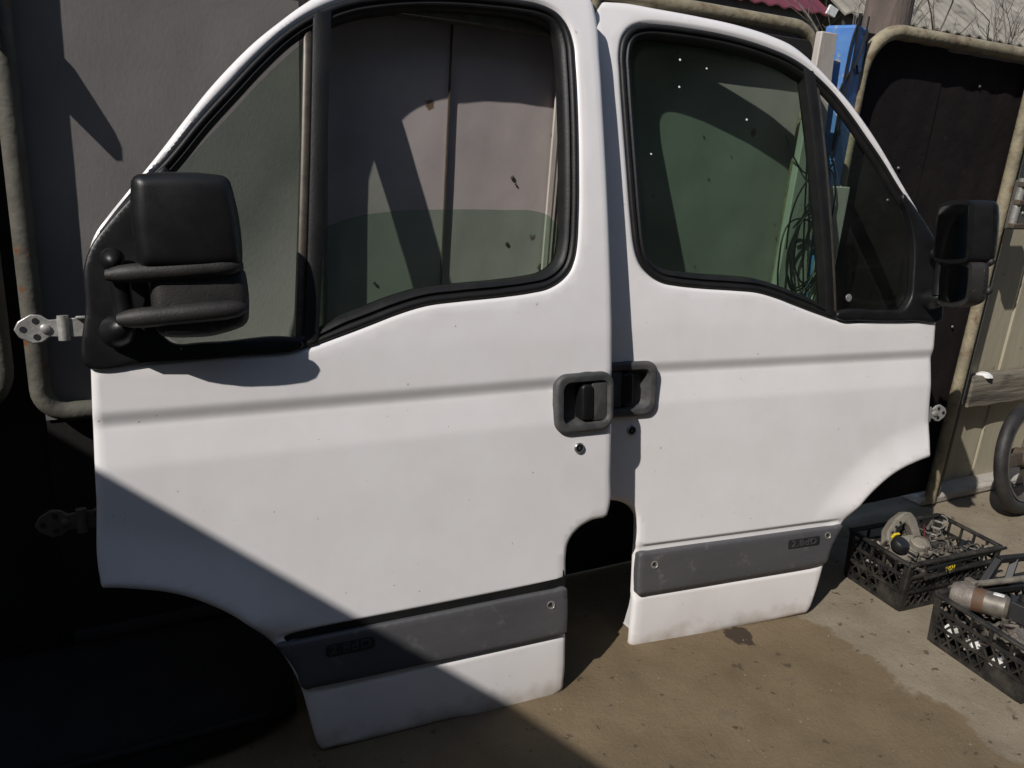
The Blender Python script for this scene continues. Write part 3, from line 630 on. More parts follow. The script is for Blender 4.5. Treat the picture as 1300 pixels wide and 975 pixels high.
def make_door(mirror, rot, t, label):
    s = -1 if mirror else 1
    R3 = Matrix([rot[i] for i in range(3)]); base = Vector(t) + R3 @ Vector((s * U0, V0, 0))
    mw = R3.to_4x4(); mw.translation = base
    root = empty('van_door', mw, label, 'van door')
    def L(vs): return [(s * (u - U0), v - V0, w) for u, v, w in vs]
    def part(name, vs, fs, m, parent=None, surf=True, **k):
        vs = [(u, v, w + (float(prof(v)) if surf else 0)) for u, v, w in vs]
        return link(name, L(vs), fs, m, parent or root, **k)
    def mbpart(name, mb, m, parent=None, surf=True, bevel=0, **k):
        o = part(name, mb.v, mb.f, m, parent, surf, **k)
        if bevel:
            b = o.modifiers.new('bevel', 'BEVEL'); b.width = bevel; b.segments = 2; b.limit_method = 'ANGLE'
        return o
    def rings_mesh(rs, close_last=True, close_first=False, loops=True):
        n = len(rs[0]); vs = [tuple(p) for r in rs for p in r]; fs = []
        for i in range(len(rs) - 1):
            for k in range(n): fs.append((i * n + k, i * n + (k + 1) % n, (i + 1) * n + (k + 1) % n, (i + 1) * n + k))
        if close_last: fs.append(tuple((len(rs) - 1) * n + k for k in range(n)))
        if close_first: fs.append(tuple(range(n))[::-1])
        return vs, fs
    def ring(loop, w): return [(p[0], p[1], w) for p in loop]
    def pillow(loop, w0, w1, r, n=4, bulge=0.0, nb=0, st=.006):
        loop = ccw(np.array(loop))
        if bulge:
            lo, hi = loop.min(0), loop.max(0); c = (lo + hi) / 2; hs_ = (hi - lo) / 2
            gx, gy = np.meshgrid(np.arange(lo[0], hi[0], st), np.arange(lo[1], hi[1], st)); gp = np.stack([gx.ravel(), gy.ravel()], 1)
            gp = gp[inside(gp, loop)]; gp = gp[dist(gp, loop) > .004]; ex = np.concatenate([inset(loop, q__) for q__ in (.0004, .0015, .003) if q__ < r]); gp = gp[dist(gp, loop) > .004]
            V, F = cdt_mesh([loop], [], np.concatenate([gp, ex])); d = np.clip(dist(V, loop) / r, 0, 1); q_ = np.clip(np.abs((V - c) / hs_), 0, 1)
            W = w1 - r + r * np.sqrt(np.clip(1 - (1 - d) ** 2, 0, 1)) + bulge * (1 - q_[:, 0] ** 2) * (1 - q_[:, 1] ** 2)
            vs = [(u, v, w) for (u, v), w in zip(V, W)]; fs = list(F); nb_ = len(vs); k = len(loop)
            vs += [(u, v, w1 - r) for u, v in loop] + [(u, v, w0) for u, v in loop]
            fs += [(nb_ + i, nb_ + (i + 1) % k, nb_ + k + (i + 1) % k, nb_ + k + i) for i in range(k)] + [tuple(nb_ + k + i for i in range(k))]
            return vs, fs
        rs = [ring(loop, w0)]
        for k in range(n + 1):
            a = math.pi / 2 * k / n; rs.append(ring(inset(loop, r * (1 - math.cos(a))), w1 - r + r * math.sin(a)))
        last = inset(loop, r); c = last.mean(0)
        for k in range(1, nb + 1):
            f = 1 - k / (nb + 1); rs.append(ring(c + (last - c) * f, w1 + bulge * (1 - f * f)))
        return rings_mesh(rs, True, True)
    # --- outer skin with a hem turned back round its rim
    vs = [(u, v, w) for (u, v), w in zip(SKV, SKW)]; fs = list(SKF); nb = len(vs)
    ow = skin_w(out_l); k = len(out_l); i2 = inset(out_l, .012)
    for (u, v), w in zip(out_l, ow): vs.append((u, v, w))
    for (u, v), w in zip(out_l, ow): vs.append((u, v, w - .010))
    for (u, v), w in zip(i2, ow): vs.append((u, v, w - .013))
    for q in range(2):
        for i in range(k): fs.append((nb + q * k + i, nb + q * k + (i + 1) % k, nb + (q + 1) * k + (i + 1) % k, nb + (q + 1) * k + i))
    hb_ = len(vs); hw = skin_w(hole_l); kk = len(hole_l)
    for (u, v), w in zip(hole_l, hw): vs.append((u, v, w))
    for (u, v), w in zip(hole_l, hw): vs.append((u, v, w - .02))
    for i in range(kk): fs.append((hb_ + i, hb_ + (i + 1) % kk, hb_ + kk + (i + 1) % kk, hb_ + kk + i))
    part('outer_panel', vs, fs, 'white_paint', surf=False, angle=50)
    # --- inner panel
    def depth(v): return .030 + .026 * float(sstep(np.array(-v), -.03, .10))
    V2, F2 = cdt_mesh([IN_OUT], [inset(hole_l, -.010)], np.zeros((0, 2)))
    vs = [(u, v, float(prof(v)) - depth(v)) for u, v in V2]; fs = list(F2); nb = len(vs); k = len(IN_OUT)
    for u, v in IN_OUT: vs.append((u, v, float(prof(v)) - .011))
    for u, v in IN_OUT: vs.append((u, v, float(prof(v)) - depth(v)))
    for i in range(k): fs.append((nb + i, nb + (i + 1) % k, nb + k + (i + 1) % k, nb + k + i))
    part('inner_panel', vs, fs, 'inner_white', surf=False, angle=40)
    # --- rubber surround of the window
    sec = [(-.003, -.010), (-.002, -.002), (.004, .001), (.010, -.001), (.0125, -.006), (.016, -.006), (.0195, -.002), (.026, -.005), (.031, -.016), (.033, -.036), (.024, -.040)]
    hl = hole_l; qd = sstep(hl[:, 0], .40, .47)
    part('window_seal', *rings_mesh([[(p[0], p[1], w * (k_ if w < -.008 else 1)) for p, k_ in zip(hl + (inset(hl, a) - hl) * (.72 + .28 * qd)[:, None], .45 + .55 * qd)] for a, w in sec], False), 'black_rubber', angle=60)
    # --- division bar with its metal channel
    bar = MB()
    def quad(pts, w0, w1):
        n = len(pts); bar.add([(u, v, w0) for u, v in pts] + [(u, v, w1) for u, v in pts], [tuple(range(n)), tuple(range(n, 2 * n))[::-1]] + [(i, (i + 1) % n, (i + 1) % n + n, i + n) for i in range(n)])
    def strip(b0, b1, t0, t1, w0, w1, n=12):
        lo = [np.array(b0) + (np.array(t0) - b0) * i / n for i in range(n + 1)]; hi = [np.array(b1) + (np.array(t1) - b1) * i / n for i in range(n + 1)]
        vs = []; fs = []
        for a_, b_ in zip(lo, hi): m_ = (a_ + b_) / 2; vs += [(a_[0], a_[1], w0), (a_[0], a_[1], w1 - .003), (a_[0] * .75 + b_[0] * .25, m_[1], w1), (a_[0] * .25 + b_[0] * .75, m_[1], w1), (b_[0], b_[1], w1 - .003), (b_[0], b_[1], w0)]
        for i in range(n):
            for j in range(6): fs.append((i * 6 + j, i * 6 + (j + 1) % 6, (i + 1) * 6 + (j + 1) % 6, (i + 1) * 6 + j))
        fs += [tuple(range(6)), tuple(range(n * 6, n * 6 + 6))]
        return vs, fs
    dv = part('division_bar', *strip((.376, .010), (.404, .026), (.437, .644), (.474, .664), -.034, .003), 'black_rubber', angle=50)
    part('channel', *strip((.360, .024), (.3755, .022), (.419, .622), (.436, .634), -.030, -.006), 'channel_metal', dv, angle=50)
    # --- panes
    def pane(name, loop, w, m, th=.004):
        loop = ccw(smooth_loop(loop, .02)); inn = np.array([p for p in grid_pane if inside(np.array([p]), inset(loop, .012))[0]]).reshape(-1, 2)
        V, F = cdt_mesh([loop], [], inn); n = len(V)
        vs = [(u, v, w) for u, v in V] + [(u, v, w - th) for u, v in V]; fs = list(F) + [tuple(i + n for i in f[::-1]) for f in F]
        k = len(loop); b0 = len(vs); vs += [(u, v, w) for u, v in loop] + [(u, v, w - th) for u, v in loop]
        for i in range(k): fs.append((b0 + i, b0 + (i + 1) % k, b0 + k + (i + 1) % k, b0 + k + i))
        return part(name, vs, fs, m, angle=30)
    pu, pv = np.meshgrid(np.arange(.1, 1.0, .09), np.arange(-.03, .73, .06)); grid_pane = np.stack([pu.ravel(), pv.ravel()], 1)
    if not mirror:
        gl = pane('window_glass', [(.402, .03), (.405, .08), (.416, .20), (.428, .233), (.455, .248), (.496, .261), (.579, .273), (.682, .278), (.828, .279), (.905, .277), (.935, .268), (.952, .250), (.962, .22), (.972, .16), (.96, .10), (.90, .075), (.70, .06), (.6, .05), (.5, .02)], -.026, 'door_glass')
        gl['label'] = 'green tinted window glass wound half way down'
    else:
        gl = pane('window_glass', [(.398, .03), (.420, .30), (.455, .655), (.52, .68), (.60, .695), (.74, .714), (.90, .722), (.955, .712), (.985, .690), (1.0, .65), (.998, .50), (.985, .30), (.975, .19), (.955, .140), (.90, .10), (.75, .08), (.60, .06), (.5, .03)], -.026, 'door_glass')
        gl['label'] = 'green tinted window glass fully closed with paint specks'
        for px, py, r in ((.832, .655, .0032), (.755, .640, .0026), (.838, .588, .0030), (.640, .520, .0032), (.925, .420, .0026)):
            m_ = MB().lathe([(r, 0), (r * .8, .0008), (r * .3, .001)], Matrix.Translation((px, py, -.0265)), 8); mbpart('paint_speck', m_, 'speck_white', gl)
    qg = pane('quarter_glass', [(.372, .026), (.40, .30), (.428, .604), (.40, .580), (.33, .513), (.27, .447), (.20, .372), (.15, .310), (.125, .25), (.116, .12), (.124, .05), (.15, .026)], -.012, 'quarter_glass')
    if mirror:
        mbpart('glass_mark', MB().lathe([(.0105, 0), (.0100, .0008)], Matrix.Translation((.318, .062, -.012)), 20), 'screw_metal', qg)
    # --- sail plate at the front corner
    SP = [(-.004, -.004), (.003, .10), (.009, .178), (.022, .208), (.046, .240), (.090, .290), (.134, .334), (.150, .346), (.154, .340), (.138, .300), (.128, .275), (.116, .235), (.110, .12), (.117, .055), (.135, .032), (.20, .027), (.36, .027), (.371, .024), (.372, .010), (.36, .004), (.30, .001), (.2, -.004), (.1, -.005)]
    part('sail_plate', *pillow(smooth_loop(SP, .006), -.012, .009, .006, 3, .0005, st=.008), 'black_plastic', angle=60)
    # --- wing mirror
    ang = math.radians(71) if mirror else 0.0; hu, hwz = .058, .045
    def fold(vs):
        o = []
        for u, v, w in vs:
            du, dw = u - hu, w - hwz
            o.append((hu + du * math.cos(ang) - dw * math.sin(ang), v, hwz + du * math.sin(ang) + dw * math.cos(ang)))
        return o
    def mpart(name, vf, m, parent=None, **k): return part(name, fold(vf[0]), vf[1], m, parent, False, **k)
    def round_poly(c, r, n=5):
        o = []; m_ = len(c)
        for i in range(m_):
            p, a_, b_ = np.array(c[i], float), np.array(c[i - 1], float), np.array(c[(i + 1) % m_], float)
            p0 = p + (a_ - p) / np.linalg.norm(a_ - p) * r; p1 = p + (b_ - p) / np.linalg.norm(b_ - p) * r
            o += [tuple((1 - t) ** 2 * p0 + 2 * t * (1 - t) * p + t * t * p1) for t in np.linspace(0, 1, n)]
        return o
    UP = [(.094, .172), (.090, .24), (.091, .300), (.098, .315), (.115, .321), (.17, .324), (.225, .322), (.240, .316), (.247, .300), (.256, .22), (.262, .166), (.18, .162), (.11, .162)]
    UP = round_poly([(.091, .163), (.263, .165), (.248, .324), (.090, .321)], .022)
    if mirror: du0 = -.048
    else: du0 = 0.0
    UP = [(u + du0, v) for u, v in UP]
    mir = mpart('side_mirror', pillow(smooth_loop(UP, .012), .030, .104, .022, 6, .010, 5), 'black_plastic', angle=60)
    LO = [(.112, .100), (.106, .150), (.112, .163), (.18, .167), (.262, .168), (.267, .11), (.268, .082), (.258, .064), (.23, .052), (.17, .045), (.13, .052), (.116, .07)]
    LO = round_poly([(.112, .047), (.20, .043), (.268, .062), (.267, .168), (.108, .165)], .022)
    LO = [(u + du0, v) for u, v in LO]
    mpart('lower_housing', pillow(smooth_loop(LO, .012), .034, .086, .018, 5, .006, 3), 'worn_plastic', mir, angle=60)
    for (a0, b0, a1, b1, rr) in ((.042, .155, .260, .168, .0165), (.054, .080, .264, .094, .0175)):
        pts = [(a0 + (a1 - a0) * t + du0 * min(1, t * 4), b0 + (b1 - b0) * t, .070 + .020 * math.sin(min(1, t * 1.5) * math.pi / 2)) for t in np.linspace(0, 1, 12)]
        rad = [rr * .55, rr * .9] + [rr] * 8 + [rr * .85, rr * .4]
        tb = MB().tube(pts, rad, 14); mpart('arm', (tb.v, tb.f), 'worn_plastic', mir, angle=70)
    bl = MB().tube([(.052, .182, .012), (.052, .180, .04), (.054, .177, .055), (.056, .175, .066)], [.020, .019, .015, .006], 14); mbpart('pivot', bl, 'black_plastic', mir, False, angle=70)
    bl = MB().tube([(.05, .055, .01), (.058, .06, .04), (.066, .07, .06)], [.03, .024, .012], 14); mbpart('pivot', bl, 'black_plastic', mir, False, angle=70)
    bl = MB().tube([(.062, .17, .05), (.062, .12, .045), (.066, .07, .05)], .017, 12); mbpart('stem', bl, 'black_plastic', mir, False, angle=70)
    # glasses on the far side of the housing
    G1 = [(u, v) for u, v in inset(ccw(smooth_loop(UP, .02)), .012)]
    mpart('mirror_rim', pillow(smooth_loop(UP, .02), .024, .031, .003, 2), 'black_plastic', mir)
    gm = MB(); q = len(G1); gm.add([(u, v, .0225) for u, v in G1] + [(u, v, .0245) for u, v in G1], [tuple(range(q))[::-1], tuple(range(q, 2 * q))] + [(i, (i + 1) % q, (i + 1) % q + q, i + q) for i in range(q)])
    mpart('mirror_glass', (gm.v, gm.f), 'mirror_silver', mir, smooth=False)
    G2 = [(u, v) for u, v in inset(ccw(smooth_loop(LO, .02)), .014)]; gm = MB(); q = len(G2)
    gm.add([(u, v, .0315) for u, v in G2] + [(u, v, .0345) for u, v in G2], [tuple(range(q))[::-1], tuple(range(q, 2 * q))] + [(i, (i + 1) % q, (i + 1) % q + q, i + q) for i in range(q)])
    mpart('wide_angle_glass', (gm.v, gm.f), 'mirror_silver', mir, smooth=False)
    if mirror:
        mbpart('foam_pad', MB().tube([(.012, .213, -.005), (.030, .205, .03)], [.012, .010], 10), 'foam_brown')
    # --- handle
    def rrect(u0, u1, v0, v1, r, n=6, tilt=0):
        pts = []
        for cx, cy, a0 in ((u1 - r, v0 + r, -90), (u1 - r, v1 - r, 0), (u0 + r, v1 - r, 90), (u0 + r, v0 + r, 180)):
            for k in range(n + 1):
                a = math.radians(a0 + 90 * k / n); pts.append((cx + r * math.cos(a), cy + r * math.sin(a)))
        return np.array(pts)
    B0 = rrect(.922, 1.0745, -.222, -.084, .032); Bi = rrect(.942, 1.062, -.203, -.103, .020); Bp = rrect(.952, 1.052, -.193, -.113, .012)
    hs = part('door_handle', *rings_mesh([ring(B0, -.004), ring(B0, .008), ring(inset(B0, .004), .0125), ring(inset(B0, .009), .0135), ring(Bi, .011), ring(inset(Bi, .003), .004), ring(Bp, -.022)], True), 'handle_plastic', angle=45)
    part('lever', *pillow(rrect(.990, 1.020, -.194, -.111, .010), -.022, .012, .006, 3), 'black_plastic', hs, angle=50)
    part('lever_back', *pillow(rrect(1.018, 1.060, -.199, -.106, .008), -.02, .006, .004, 2), 'handle_plastic', hs, angle=50)
    # --- lock
    lk = mbpart('key_lock', MB().lathe([(.0125, -.002), (.0125, .0025), (.0110, .0045), (.0090, .0045), (.0088, .001)], Matrix.Translation((.987, -.259, .002)), 24), 'lock_metal')
    mbpart('barrel', MB().lathe([(.0086, -.001), (.0086, .0030), (.004, .0034)], Matrix.Translation((.987, -.259, .002)), 20), 'black_plastic', lk)
    mbpart('key_slot', MB().box((.987, -.259, .0060), (.0018, .0070, .0012)), 'lock_metal', lk)
    # --- rubbing strip
    TS = [(.950, -.5905), (.9525, -.593), (.9535, -.605), (.9535, -.690), (.9525, -.702), (.949, -.7045), (.93, -.7045), (.60, -.702), (.36, -.699), (.341, -.6985), (.3375, -.696), (.327, -.662), (.312, -.630), (.294, -.6), (.289, -.592), (.291, -.5895), (.32, -.5895), (.60, -.5895), (.92, -.590)]
    ts = part('rubbing_strip', *pillow(smooth_loop(TS, .008), -.012, .0135, .0065, 4, .0006, st=.011), 'trim_plastic', angle=60)
    if not mirror:
        part('dark_gap_strip', *pillow(smooth_loop([(.953, -.5725), (.953, -.5885), (.60, -.588), (.32, -.588), (.289, -.588), (.278, -.5745), (.30, -.572), (.60, -.5715)], .012), -.012, .0015, .001, 2, .0001, st=.02), 'black_rubber', ts)  # thin dark strip along the gap above the rubbing strip
    for x_, y_ in ((.908, -.624),) + (((.345, -.612),) if mirror else ()):
        sc = mbpart('screw', MB().lathe([(.0105, -.001), (.0105, .0012), (.009, .0018), (.0082, .0006)], Matrix.Translation((x_, y_, .0138)), 20), 'screw_metal', ts)
        mbpart('screw_head', MB().box((x_ - .003 * s, y_ + .003, .0152), (.008, .008, .0012)), 'badge_dark', ts)
    bx0, bx1 = (.372, .482) if mirror else (.385, .490)
    part('badge', *pillow(rrect(bx0, bx1, -.637, -.609, .006 if mirror else .010), .010, .0144, .001, 2), 'badge_dark', ts)
    # lettering standing on the badge
    cu = bpy.data.curves.new('lettering', 'FONT'); cu.body = '2.8dD'; cu.size = .030; cu.extrude = .0009; cu.align_x = 'CENTER'; cu.align_y = 'CENTER'; cu.resolution_u = 3; cu.offset = .0004; cu.space_character = 1.08
    to = bpy.data.objects.new('lettering', cu); COL.objects.link(to)
    me = bpy.data.meshes.new_from_object(to.evaluated_get(bpy.context.evaluated_depsgraph_get())); bpy.data.objects.remove(to)
    lo_ = bpy.data.objects.new('lettering', me); me.materials.clear(); me.materials.append(MATS['badge_letter']); COL.objects.link(lo_); lo_.parent = ts
    lo_.location = L([((bx0 + bx1) / 2, -.623, .0152)])[0]; lo_.scale = (1.12, .86, 1)
    # --- hinges on the front edge
    for hv, zz, m_ in ((.062, -.040, 'zinc'), (-.292, -.040, 'zinc' if mirror else 'rust_steel')):
        hg = MB()
        P = [(-.112, 0), (-.105, .014), (-.085, .026), (-.070, .024), (-.058, .015), (-.044, .016), (-.044, -.016), (-.058, -.015), (-.070, -.024), (-.085, -.026), (-.105, -.014)]
        hp = mbpart('hinge', MB().prism([(x, y) for x, y in P], 0, .007, Matrix.Translation((0, hv, zz))), m_, surf=False, bevel=.002)
        for x_, y_ in ((-.098, 0), (-.078, .014), (-.078, -.014)):
            mbpart('bolt_hole', MB().lathe([(.0055, 0), (.0055, .0012)], Matrix.Translation((x_, hv + y_, zz + .0068)), 12), 'badge_dark', hp, False)
        mbpart('knuckle', MB().tube([(-.036, hv - .022, zz + .006), (-.036, hv + .022, zz + .006)], .0095, 14), m_, hp, False)
        mbpart('door_leaf', MB().box((-.012, hv, zz + .004), (.050, .034, .006)).box((.000, hv + .018, zz + .012), (.03, .005, .018)), m_, hp, False, bevel=.0015)
        mbpart('pivot_bolt', MB().lathe([(.008, 0), (.008, .004), (.004, .006)], Matrix.Translation((-.064, hv, zz + .007)), 8), m_, hp, False)
    return root
dL = make_door(False, ((0.9983855, -0.0016733, -0.056776), (-0.0557286, 0.1644313, -0.984813), (0.0109836, 0.9863871, 0.1640726)), (-0.0000994, 1.5438966, 0.8463366),
               'white van door nearest the camera with folded black mirror and half-lowered window')
dR = make_door(True, ((0.9914426, 0.0069964, -0.1303555), (-0.1301059, 0.1346208, -0.9823185), (0.0106759, 0.9908725, 0.1343791)), (2.1728216, 1.4322441, 0.8599422),
               'white van door farther right with closed green window and mirror swung out')

# ------------------------------------------------------------------ guessed black bumper, added so the shade behind the near wheel arch reads black
pf = [(1.735, .004), (1.742, .10), (1.730, .158), (1.705, .178), (1.660, .176), (1.600, .150), (1.540, .132), (1.480, .098), (1.452, .055), (1.448, .020), (1.470, .004)]
bu = MB(); nX = 30; kf = len(pf)
for j in range(nX + 1):
    t = j / nX; xx = -.78 + 1.13 * t; e = abs(2 * t - 1) ** 6; c_ = sum(p[0] for p in pf) / kf
    for y_, z_ in pf: bu.v.append((xx, c_ + (y_ - c_) * (1 - .35 * e) + .02 * e, z_ * (1 - .12 * e) + .001))
for j in range(nX):
    for k in range(kf): bu.f.append((j * kf + k, j * kf + (k + 1) % kf, (j + 1) * kf + (k + 1) % kf, (j + 1) * kf + k))
bu.f += [tuple(range(kf)), tuple(range(nX * kf, nX * kf + kf))]
bq = empty('shade_bumper', Matrix.Translation((-.2, 1.6, 0)), 'guessed black bumper added to blacken the deep shade behind the near wheel arch', 'bumper')
rel(bu.build('shell', 'shade_plastic', angle=50), bq)
rel(MB().tube([(-.70, 1.462, .075), (-.2, 1.456, .078), (.28, 1.462, .075)], .008, 8).build('ridge', 'shade_plastic'), bq)

# ------------------------------------------------------------------ crates of parts
def crate(x, y, rz, lx, ly, h, label):
    root = empty('plastic_crate', Matrix.Translation((x, y, 0)) @ Matrix.Rotation(rz, 4, 'Z'), label, 'crate', 'black plastic crates on the ground')
    fl = .006   # flare
    def pt(side, t, z):
        e = fl * z / h
        x0, x1, y0, y1 = -e, lx + e, -e, ly + e
        return {'f': (x0 + (x1 - x0) * t, y0, z), 'b': (x0 + (x1 - x0) * t, y1, z), 'l': (x0, y0 + (y1 - y0) * t, z), 'r': (x1, y0 + (y1 - y0) * t, z)}[side]
    for side in 'fblr':
        m = MB(); ln = lx if side in 'fb' else ly
        for z, th, hh in ((.006, .006, .012), (h * .40, .010, .007), (h * .72, .010, .007)): m.bar(pt(side, .03, z), pt(side, .97, z), th, hh)
        n = max(5, int(ln / .032))
        for z0, z1 in ((.008, h * .40), (h * .40, h * .72)):
            for i in range(n):
                a = .04 + .92 * i / n; b = .04 + .92 * (i + 1) / n
                m.bar(pt(side, a, z0), pt(side, b, z1), .004, .005); m.bar(pt(side, b, z0), pt(side, a, z1), .004, .005)
        for i in range(1, 5): m.bar(pt(side, i / 5, h * .72), pt(side, i / 5, h * .97), .004, .008)
        # solid nameplate panel low in the middle
        c0 = .04 if side == 'l' else .34; c1 = .40 if side == 'l' else .66
        a, b = Vector(pt(side, c0, h * .20)), Vector(pt(side, c1, h * .20)); m.bar(a, b, .004, h * .36)
        m.build('side_panel', 'crate_plastic', root, smooth=False)
    for i, (sx, sy) in enumerate(((0, 0), (1, 0), (0, 1), (1, 1))):
        a = pt('f' if sy == 0 else 'b', sx, 0.0); b = pt('f' if sy == 0 else 'b', sx, h); dx = .016 * (1 - 2 * sx); dy = .016 * (1 - 2 * sy)
        m = MB(); m.bar((a[0] + dx * .5, a[1], a[2] + .001), (b[0] + dx * .5, b[1], b[2]), .020, .006, up=(0, 1, 0)); m.bar((a[0], a[1] + dy * .5, .001), (b[0], b[1] + dy * .5, b[2]), .006, .020, up=(0, 1, 0))
        m.build('corner_post', 'crate_plastic', root, bevel=.002)
    m = MB(); c = [pt('f', 0, h), pt('f', 1, h), pt('b', 1, h), pt('b', 0, h)]
    for i in range(4): m.bar(c[i], c[(i + 1) % 4], .016, .009)
    m.build('rim', 'crate_plastic', root, bevel=.002)
    m = MB()
    for i in range(9): m.bar((lx * (i + .5) / 9, 0.004, .008), (lx * (i + .5) / 9, ly - .004, .008), .018, .006)
    for i in range(5): m.bar((.004, ly * (i + .5) / 5, .009), (lx - .004, ly * (i + .5) / 5, .009), .012, .006)
    m.build('floor_grid', 'crate_plastic', root, smooth=False)
    return root
c1 = crate(2.083, 1.283, math.radians(-4), .385, .215, .158, 'black plastic lattice crate of metal castings beside the far door')
c2 = crate(2.012, .872, math.radians(-5), .40, .28, .148, 'black plastic lattice crate holding an electric motor at the right edge')

def TM(x, y, z, rx=0, ry=0, rz=0): return Matrix.Translation((x, y, z)) @ Matrix.Rotation(math.radians(rz), 4, 'Z') @ Matrix.Rotation(math.radians(ry), 4, 'Y') @ Matrix.Rotation(math.radians(rx), 4, 'X')
# first crate
ca = empty('metal_casting', TM(2.22, 1.40, .06), 'pale grey bracket casting with a bent arm sticking out of the crate', 'casting')
mt1 = TM(2.20, 1.385, .135, 18, -6, -20)
rel(MB().prism([(-.085, -.045), (.03, -.06), (.075, -.035), (.085, .02), (.05, .045), (-.03, .04), (-.08, .01)], -.012, .012, mt1).build('flange', 'alloy', bevel=.004), ca)
mt2 = TM(2.235, 1.425, .160, 62, 0, -14)
rel(MB().prism([(-.075, -.035), (-.066, .012), (-.035, .045), (.005, .068), (.030, .066), (.046, .045), (.062, -.045), (.040, -.050), (.020, .018), (.004, .034), (-.030, .018), (-.045, -.010), (-.048, -.038)], -.018, .018, mt2).build('arm', 'alloy', bevel=.006), ca)
for q in ((-.05, .005), (-.035, .022), (-.018, .035)):
    rel(MB().lathe([(.005, .0185), (.005, .0195)], mt2 @ Matrix.Translation((q[0], q[1], 0)), 10).build('bolt_hole', 'badge_dark'), ca)
rel(MB().lathe([(.028, .012), (.028, .030), (.022, .034), (.022, .026), (.012, .026)], mt1 @ Matrix.Translation((.04, -.005, 0)), 20).build('boss', 'alloy'), ca)
cp = empty('reservoir_cap', TM(2.152, 1.372, .16), 'glossy black reservoir cap with a yellow tag on the casting', 'cap')
mc = TM(2.152, 1.372, .163, 25, 5, 0)
rel(MB().lathe([(.024, -.012), (.026, -.004), (.026, .010), (.022, .016), (.008, .018)], mc, 24).build('cap_body', 'wire_black'), cp)
rel(MB().prism([(-.012, 0), (.012, 0), (.012, .008), (-.012, .008)], .016, .034, mc @ Matrix.Translation((-.008, .022, -.01))).build('tag', 'yellow', bevel=.001), cp)
rd = random.Random(21)
tag(MB().tube([(2.15, 1.270, .135), (2.30, 1.262, .143), (2.50, 1.250, .150)], [.007, .007, .005], 10).build('black_rod', 'wire_black'), 'thin black rod lying along the near rim of the casting crate', 'rod')
tag(MB().tube([(2.14, 1.262, .112), (2.30, 1.256, .116), (2.47, 1.240, .118)], .006, 10).build('black_rod', 'crate_plastic'), 'lower black rod hanging outside the casting crate', 'rod')
lb = empty('spray_label', TM(2.235, 1.257, .125), 'black strip with yellow lettering on the near side of the crate', 'label strip')
rel(MB().box((2.245, 1.260, .128), (.11, .004, .020), Matrix.Rotation(math.radians(2), 3, 'Y')).build('strip', 'wire_black'), lb)
cu = bpy.data.curves.new('lettering', 'FONT'); cu.body = 'HSH'; cu.size = .022; cu.extrude = .0006; cu.align_x = 'CENTER'; cu.align_y = 'CENTER'
to = bpy.data.objects.new('lettering', cu); COL.objects.link(to); me = bpy.data.meshes.new_from_object(to.evaluated_get(bpy.context.evaluated_depsgraph_get())); bpy.data.objects.remove(to)
me.materials.clear(); me.materials.append(MATS['yellow']); lt_ = bpy.data.objects.new('lettering', me); COL.objects.link(lt_); lt_.parent = lb; lt_.matrix_parent_inverse = Matrix()
lt_.matrix_local = lb.matrix_world.inverted() @ TM(2.243, 1.2565, .127, 90, 0, 0)
def chunk(x, y, z, kind, m, s=1.0, rot=(0, 0, 0)):
    mm = TM(x, y, z, *rot); b = MB()
    if kind == 'gear':
        pts = []
        for i in range(28): a = 2 * math.pi * i / 28; r = (.036 if (i // 1) % 2 else .031) * s; pts.append((r * math.cos(a), r * math.sin(a)))
        b.prism(pts, -.009 * s, .009 * s, mm); b.lathe([(.016 * s, .009 * s), (.016 * s, .018 * s), (.009 * s, .018 * s), (.009 * s, .010 * s)], mm, 16)
    elif kind == 'lug':
        b.prism([(-.05 * s, -.012 * s), (.02 * s, -.02 * s), (.05 * s, -.008 * s), (.055 * s, .012 * s), (.02 * s, .022 * s), (-.03 * s, .016 * s), (-.055 * s, .006 * s)], -.01 * s, .01 * s, mm)
        b.lathe([(.013 * s, .01 * s), (.013 * s, .02 * s), (.007 * s, .02 * s), (.007 * s, .011 * s)], mm @ Matrix.Translation((.03 * s, 0, 0)), 14)
    elif kind == 'cyl':
        b.lathe([(.018 * s, -.05 * s), (.022 * s, -.045 * s), (.022 * s, .0), (.017 * s, .006 * s), (.017 * s, .045 * s), (.012 * s, .05 * s), (.006 * s, .06 * s)], mm, 18)
    elif kind == 'box':
        b.prism([(-.03 * s, -.02 * s), (.03 * s, -.02 * s), (.034 * s, 0), (.025 * s, .022 * s), (-.028 * s, .022 * s)], -.016 * s, .016 * s, mm); b.lathe([(.010 * s, .016 * s), (.010 * s, .026 * s), (.005 * s, .028 * s)], mm @ Matrix.Translation((.008 * s, 0, 0)), 12)
    return b
